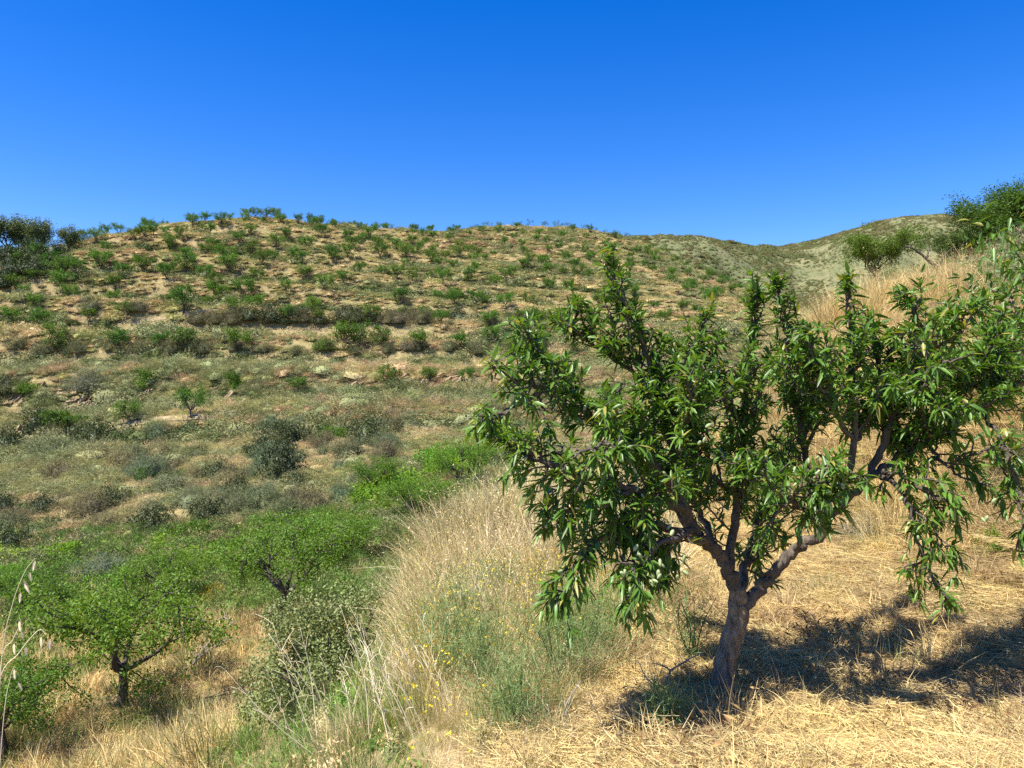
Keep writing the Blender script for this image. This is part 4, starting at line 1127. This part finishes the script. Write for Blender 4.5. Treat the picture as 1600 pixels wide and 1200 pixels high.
def leaf_shoot(Q, ln, rng, LP, LA, LN, LL, DR, f0=.1):
    n = max(5, int(ln / .0095))
    S = f0 + (1 - f0) * rng.uniform(0, 1, n) ** .62
    k = S * (len(Q) - 1); i = np.minimum(k.astype(int), len(Q) - 2); f = (k - i)[:, None]
    P = Q[i] * (1 - f) + Q[i + 1] * f
    tan = unit(Q[i + 1] - Q[i])
    a0 = rng.uniform(0, 6.28); ang = a0 + np.arange(n) * 2.4
    ref = unit(np.cross(tan, [0.3, 0.2, 1.0])); ref2 = np.cross(tan, ref)
    rad = np.cos(ang)[:, None] * ref + np.sin(ang)[:, None] * ref2
    tipness = S[:, None] ** 2
    Ad = unit(rad * (1 - .45 * tipness) + tan * (.35 + .6 * tipness) + [0, 0, -.08] + rng.normal(size=(n, 3)) * .14)
    Nn = unit(np.array([0, 0, 1.0]) - .4 * tan * 0 + rng.normal(size=(n, 3)) * .35)
    L = rng.uniform(.056, .102, n) * (1 - .35 * (S > .93))
    LP.append(P); LA.append(Ad); LN.append(Nn); LL.append(L); DR.append(rng.uniform(.04, .42, n))
almond_tree()

# ------------------------------------------------------------------ right side: second almond and the trees on the bank
rr = np.random.default_rng(52)
T_side = tree_meshes(rr, 2.3, 1.25, .7, 6, 5200, .105, .027, .07, M_leaf, M_bark, .16, 5, .3, True)
x = 4.85; Y = 6.2
put_tree('almond_tree', 'second almond tree cut by the right photo edge in the shade', 'tree', (x, Y, float(height(x, Y))), T_side, 1.0, 1.0)
for i, (px, Y, s, c, lab, mi) in enumerate([
    (1372, 18.0, .56, (.8, .78, .6), 'small yellowish green tree with thin branches on top of the grassy bank', 0),
    (1562, 14.0, .56, (.5, .58, .6), 'taller dark leafy tree on top of the bank at right', 1),
    (1505, 14.4, .42, (.5, .58, .6), 'low leafy tree left of the taller one on the bank', 0),
    (1620, 13.0, .6, (.55, .62, .65), 'leafy tree at the right photo edge on the bank', 1)]):
    x = (px - 800) / F * Y; z = float(height(x, Y))
    put_tree('bank_tree', lab, 'tree', (x, Y, z - .05), T_bank[mi], s * 1.25, i * 1.9, 'trees on top of the bank', c, s)

def bare_tree():
    rng = np.random.default_rng(8)
    Y = 14.0
    b = at(1478, 470, Y); b[2] = float(height(b[0], b[1]))
    t = thing('bare_tree', 'thin leaning bare tree with a crooked trunk on top of the bank', 'tree', b)
    mb = MB(); P = catmull([b + [0, 0, -.1], at(1477, 440, Y), at(1465, 420, Y), at(1448, 405, Y), at(1435, 392, Y)], 5)
    tube(mb, P - b, np.linspace(.05, .018, len(P)), 7, .08, rng)
    obj('trunk', mb.mesh('trunk', M_bark_dark, True), t)
    for q in [((1465, 420), (1475, 400), (1490, 385)), ((1448, 405), (1452, 390), (1462, 378)), ((1440, 398), (1420, 385), (1410, 388)), ((1477, 440), (1492, 428), (1505, 424))]:
        m2 = MB(); P = catmull([at(a, c, Y + rng.normal(0, .08) * k) for k, (a, c) in enumerate(q)], 4); tube(m2, P - b, np.linspace(.02, .005, len(P)), 5); obj('branch', m2.mesh('branch', M_bark_dark, True), t)
bare_tree()
for i, (px, py, Y, w, h, kd, c, lab) in enumerate([
    (1592, 500, 9.4, 1.3, 1.05, 'grey', (.21, .24, .11), 'feathery green broom bush at the right edge on the bank'),
    (1545, 470, 10.4, 1.0, .75, 'grey', (.23, .26, .12), 'pale green broom bush left of the one at the right edge'),
    (1580, 590, 8.2, 1.1, 1.0, 'grey', (.13, .115, .075), 'dark dry twiggy bush on the face of the bank at right'),
    (1350, 840, 7.6, .7, .5, 'grey', (.36, .31, .19), 'dry tan bush of fine stems at the foot of the bank'),
    (1560, 850, 6.6, .45, .3, 'bram', (1.1, 1.2, .6), 'small yellow green herb at the foot of the bank by the right edge'),
    (1520, 560, 8.6, .8, .6, 'grey', (.19, .19, .09), 'olive bush on the bank face left of the dark twiggy bush'),
    (1585, 690, 7.2, .6, .5, 'grey', (.15, .13, .08), 'dark dry bush low on the bank by the right edge'),
    (1575, 440, 12.6, 1.7, 1.0, 'oak', (.6, .68, .5), 'dense dark evergreen bush on the skyline under the taller leafy tree'),
    (1512, 450, 12.8, 1.1, .7, 'oak', (.7, .76, .55), 'dark rounded bush on the skyline left of the dense one'),
    (1610, 440, 11.0, 1.4, 1.1, 'grey', (.19, .22, .09), 'tall green broom on the bank crest under the leafy trees'),
    (1500, 455, 11.6, .8, .6, 'grey', (.22, .25, .10), 'green broom on the bank crest left of the tall one'),
    (1400, 480, 12.0, .6, .5, 'grey', (.50, .40, .22), 'golden dry bush on the bank crest')]):
    x = (px - 800) / F * Y
    shrub({'grey': 'broom_shrub', 'bram': 'green_shrub', 'oak': 'evergreen_shrub'}[kd], lab, (x, Y, float(height(x, Y)) - .05), kd, w, h, c, i * 1.1 + .2, 'bushes on the right bank')

# ------------------------------------------------------------------ fennel, dry stalks, wild oat
def fennel(loc, h, r, n, label, seed):
    rng = np.random.default_rng(seed)
    t = thing('fennel_plant', label, 'plant', loc, None, None, 'feathery fennel plants on the terrace lip')
    st = MB(); fb = MB()
    for i in range(9):
        d = unit(np.array([rng.normal(0, .3), rng.normal(0, .3), 1]))
        P = catmull([[rng.normal(0, .05), rng.normal(0, .05), -.05], d * h * .5, d * h * rng.uniform(.7, 1) + rng.normal(size=3) * .04], 4)
        tube(st, P, np.linspace(.006, .002, len(P)), 4)
        m = n // 9
        k = rng.integers(2, len(P), m)
        Q = P[k] + rng.normal(size=(m, 3)) * [r * .4, r * .4, .06]
        fb.add(*blade_arrays(Q, unit(rng.normal(size=(m, 3)) * .7 + [0, 0, .8]), .12 * rng.uniform(.5, 1.2, m), .0034, rng.uniform(.1, 1, m), rng))
    obj('stem', st.mesh('stem', M_fennel, True), t)
    obj('foliage', fb.mesh('foliage', M_fennel), t)
for i, (px, py, Y, h, r, n, lab) in enumerate([
    (735, 1010, 6.2, .55, .24, 1500, 'feathery green fennel plant in the golden grass in the middle of the lip'),
    (800, 930, 7.0, .6, .28, 1500, 'tall feathery fennel plant left of the almond crown'),
    (745, 1130, 4.9, .42, .24, 1600, 'bushy fennel plant low on the lip near the dry stalks'),
    (800, 1190, 4.1, .34, .2, 1400, 'fennel plant at the bottom photo edge on the lip'),
    (875, 1080, 4.7, .45, .22, 1500, 'fennel plant at the edge of the tree shade'),
    (1042, 1165, 3.9, .20, .10, 800, 'small fennel sprig growing through the straw before the trunk'),
    (910, 1030, 5.2, .5, .25, 1500, 'fennel plant standing in the shade left of the trunk'),
    (1085, 1020, 5.0, .4, .16, 800, 'shaded fennel plant just left of the trunk'),
    (600, 900, 10.5, .7, .4, 1500, 'grey green fennel at the far left of the pale oat grass'),
    (700, 1100, 5.2, .5, .25, 1400, 'fennel plant beside the bundle of dry pale stalks')]):
    x = (px - 800) / F * Y
    fennel((x, Y, float(height(x, Y))), h * 1.2, r * 1.25, int(n * .9), lab, 300 + i)

def dry_stalks(loc, h, lean, n, label, seed):
    rng = np.random.default_rng(seed)
    t = thing('dry_stalk_plant', label, 'plant', loc, None, None, 'dead pale stalks leaning on the slope')
    for i in range(n):
        mb = MB(); hh = h * .8 * rng.uniform(.5, 1.05)
        d = unit(np.array([lean[0] + rng.normal(0, .16), lean[1] + rng.normal(0, .16), 1]))
        b = np.array([rng.normal(0, .2), rng.normal(0, .12), -.08])
        P = catmull([b, b + d * hh * .5 + rng.normal(size=3) * .02, b + d * hh + [lean[0] * .12 * hh, 0, -.06 * hh]], 4)
        tube(mb, P, np.linspace(.003, .001, len(P)), 4)
        for _ in range(rng.integers(2, 6)):
            k = rng.integers(4, len(P)); q = P[k]; e = q + unit(d + rng.normal(size=3) * .45) * hh * rng.uniform(.08, .2)
            tube(mb, np.array([q, (q + e) / 2 + [0, 0, .01], e]), [.002, .0015, .001], 3)
        obj('stem', mb.mesh('stem', M_stalk, True), t)
rd = np.random.default_rng(71)
for i, (px, py, Y, h, lab) in enumerate([
    (560, 1200, 5.0, 1.0, 'bundle of dead pale stalks leaning left at the bottom edge before the oak bush'),
    (640, 1190, 4.6, 1.1, 'tallest bundle of dead pale stalks right of the oak bush'),
    (690, 1190, 4.5, .9, 'dense fan of dead pale stalks beside the fennel'),
    (500, 1190, 5.6, .9, 'sparse dead stalks at the left below the oak bush'),
    (700, 1130, 5.0, .8, 'dead stalks standing up behind the dense fan'),
    (770, 1040, 5.8, .9, 'pale stalks crossing in the golden grass right of the fennel'),
    (610, 1130, 5.8, .9, 'thin dead stalks just before the right side of the oak bush'),
    (830, 1180, 4.0, .6, 'short dead stalks by the straw at the bottom edge'),
    (300, 1110, 10.2, .8, 'grey dead stalks on the slope right of the forked trunk tree')]):
    x = (px - 800) / F * Y
    dry_stalks((x, Y, float(height(x, Y))), h, (-.34 + rd.normal(0, .1), rd.normal(0, .1)), 9, lab, 500 + i)

def wild_oat():
    rng = np.random.default_rng(5)
    Y = 2.3
    t = thing('wild_oat', 'pale wild oat stalk rising at the left photo edge', 'grass stalk', at(-12, 1330, Y))
    o = np.array(t.location)
    for n, (pts, spk) in enumerate([(((-12, 1330), (2, 1040), (18, 950), (38, 895), (55, 872)), [(55, 875), (46, 893), (38, 912), (32, 925), (36, 905)]),
                     (((-14, 1330), (0, 1050), (20, 1000), (32, 975), (30, 965)), [(30, 970), (34, 985), (22, 1005)]),
                     (((-16, 1330), (-4, 1080), (30, 1020), (60, 985), (72, 992)), [(64, 995), (78, 998), (40, 1010)]),
                     (((-10, 1330), (6, 1120), (16, 1060), (22, 1040)), [(22, 1045), (28, 1065)])]):
        mb = MB(); P = catmull([at(a, b, Y + .03 * n) for a, b in pts], 6); tube(mb, P - o, np.linspace(.0016, .0006, len(P)), 4); obj('stem', mb.mesh('stem', M_stalk, True), t)
        for (a, b) in spk:
            m = MB(); c = at(a, b, Y + .03 * n)
            d = unit(np.array([rng.normal(.2, .3), rng.normal(0, .2), -1.0]))
            m.add(*leaf_arrays(np.array([c, c]), np.array([d, d + [.12, 0, 0]]), np.array([[0, -1, .2], [.3, -1, 0]]), [.034, .03], [.007, .006], [0, 0], .4))
            obj('spikelet', m.mesh('spikelet', M_stalk), t, -o)
wild_oat()

# ------------------------------------------------------------------ rocks
def slab_mesh(rng):
    V = np.array([[sx, sy, sz] for sx in (-1, 1) for sy in (-1, 1) for sz in (-1, 1)], float)
    V = V * [1, .6, .5] + rng.normal(size=(8, 3)) * [.3, .2, .22]
    Fq = np.array([[0, 1, 3, 2], [4, 6, 7, 5], [0, 4, 5, 1], [2, 3, 7, 6], [0, 2, 6, 4], [1, 5, 7, 3]])
    return make_mesh('slab', V, [Fq], M_rock)
rk = np.random.default_rng(33)
SLABS = [slab_mesh(rk) for _ in range(8)]
def outcrop(x0, x1, py0, py1, n, label, tilt=.55):
    c = hit((x0 + x1) / 2, py1, 40)
    t = thing('rock_outcrop', label, 'rocks', c)
    for _ in range(n):
        px = rk.uniform(x0, x1); u = rk.uniform(0, 1); py = py0 + (py1 - py0) * u
        p = hit(px, py, 40)
        s = rk.uniform(.16, .5)
        o = obj('slab', SLABS[rk.integers(0, 8)], t, p - c + [0, -.05, .02], (rk.normal(0, .15), -tilt + rk.normal(0, .25), rk.normal(.1, .25)), (s, s * rk.uniform(.5, .9), s * rk.uniform(.2, .55)))
outcrop(10, 130, 606, 640, 70, 'slanting tan rock ledge at the left below the grey bush')
outcrop(130, 225, 606, 645, 75, 'slanting tan rock ledge left of the spreading young almond tree')
outcrop(220, 285, 602, 646, 55, 'grey slanting slabs right beside the spreading young almond tree')
outcrop(320, 400, 606, 630, 40, 'low rock ledge right of the spreading young almond tree')
outcrop(540, 610, 588, 608, 40, 'dark broken rock ledge under the bright green tree above the scree')
outcrop(610, 720, 588, 603, 34, 'thin rock ledge right of the bright green tree')
outcrop(0, 45, 668, 682, 16, 'small tan rock face at the left edge below the path trees')

def scree(name, pts, n, size, label, seed):
    rng = np.random.default_rng(seed); mb = MB()
    base = np.array([[1, 0, 0], [-1, 0, 0], [0, 1, 0], [0, -1, 0], [0, 0, 1], [0, 0, -1.]])
    T = np.array([[0, 2, 4], [2, 1, 4], [1, 3, 4], [3, 0, 4], [2, 0, 5], [1, 2, 5], [3, 1, 5], [0, 3, 5]])
    for _ in range(n):
        cx, cy, rx, ry = pts[rng.integers(0, len(pts))]
        p = hit(cx + rng.normal(0, rx * .5), cy + rng.normal(0, ry * .5), 28)
        s = size * rng.uniform(.5, 1.5)
        mb.add(base * [s, s * .8, s * .6] * rng.uniform(.7, 1.3, (6, 1)) + p + [0, 0, s * .2], T)
    tag(obj(name, mb.mesh(name, M_stone)), label, 'stones', None, 'stuff')
scree('stone_scree', [(118, 775, 34, 18), (95, 780, 30, 14), (140, 765, 24, 14)], 700, .13, 'grey loose stones spilling down the left slope', 1)
scree('stone_line', [(255, 738, 16, 8), (290, 735, 24, 7), (318, 730, 20, 7), (345, 712, 18, 6), (362, 705, 12, 8)], 420, .12, 'thin line of loose grey stones slanting across the slope', 2)
scree('stone_patch', [(585, 640, 45, 14), (620, 635, 30, 16), (560, 625, 35, 8), (640, 645, 20, 10), (510, 690, 16, 8), (665, 705, 18, 7)], 800, .12, 'pale stony patch on the slope below the bright green tree', 3)

# ------------------------------------------------------------------ dead wood and small things on the ground
def dead_branch(pts, r, label, seed):
    rng = np.random.default_rng(seed)
    P = [hit(a, b, y) + [0, 0, h] for a, b, y, h in pts]
    o = P[0]; t = thing('dead_branch', label, 'branch', o, None, None, None)
    mb = MB(); Q = catmull(np.array(P), 5); tube(mb, Q - o, np.linspace(r, r * .35, len(Q)), 6, .1, rng); obj('stem', mb.mesh('stem', M_dead, True), t)
    m2 = MB()
    for _ in range(5):
        i = rng.integers(2, len(Q)); q = Q[i] - o; d = unit(rng.normal(size=3) + [0, 0, .7]); ln = r * 18 * rng.uniform(.5, 1)
        tube(m2, catmull([q, q + d * ln * .5 + rng.normal(size=3) * ln * .08, q + d * ln], 3), np.linspace(r * .4, r * .12, 7), 4)
    obj('twig', m2.mesh('twig', M_dead, True), t)
dead_branch([(870, 1130, 2.5, .02), (885, 1150, 2.5, .04), (905, 1165, 2.5, .02)], .014, 'short dark dead branch lying on the straw by the lip', 1)
dead_branch([(300, 1040, 9, .05), (335, 1010, 9, .2), (370, 985, 9, .25)], .03, 'grey dead branch on the brush heap below the valley tree', 2)
dead_branch([(290, 1055, 9, .1), (325, 1035, 9, .25), (365, 1000, 9, .1)], .026, 'grey dead branch lying lower on the brush heap', 3)
dead_branch([(315, 1015, 9, .05), (345, 985, 9, .3), (375, 990, 9, .1)], .022, 'topmost grey dead branch on the brush heap', 4)
dead_branch([(1583, 1128, 2.5, .02), (1592, 1123, 2.5, .03), (1604, 1118, 2.5, .02)], .009, 'pale stick lying on the straw at the right edge', 5)
dead_branch([(1036, 1105, 2.5, -.02), (1040, 1085, 2.5, .06), (1048, 1075, 2.5, .1)], .016, 'dark broken stub sticking out of the straw before the trunk', 6)
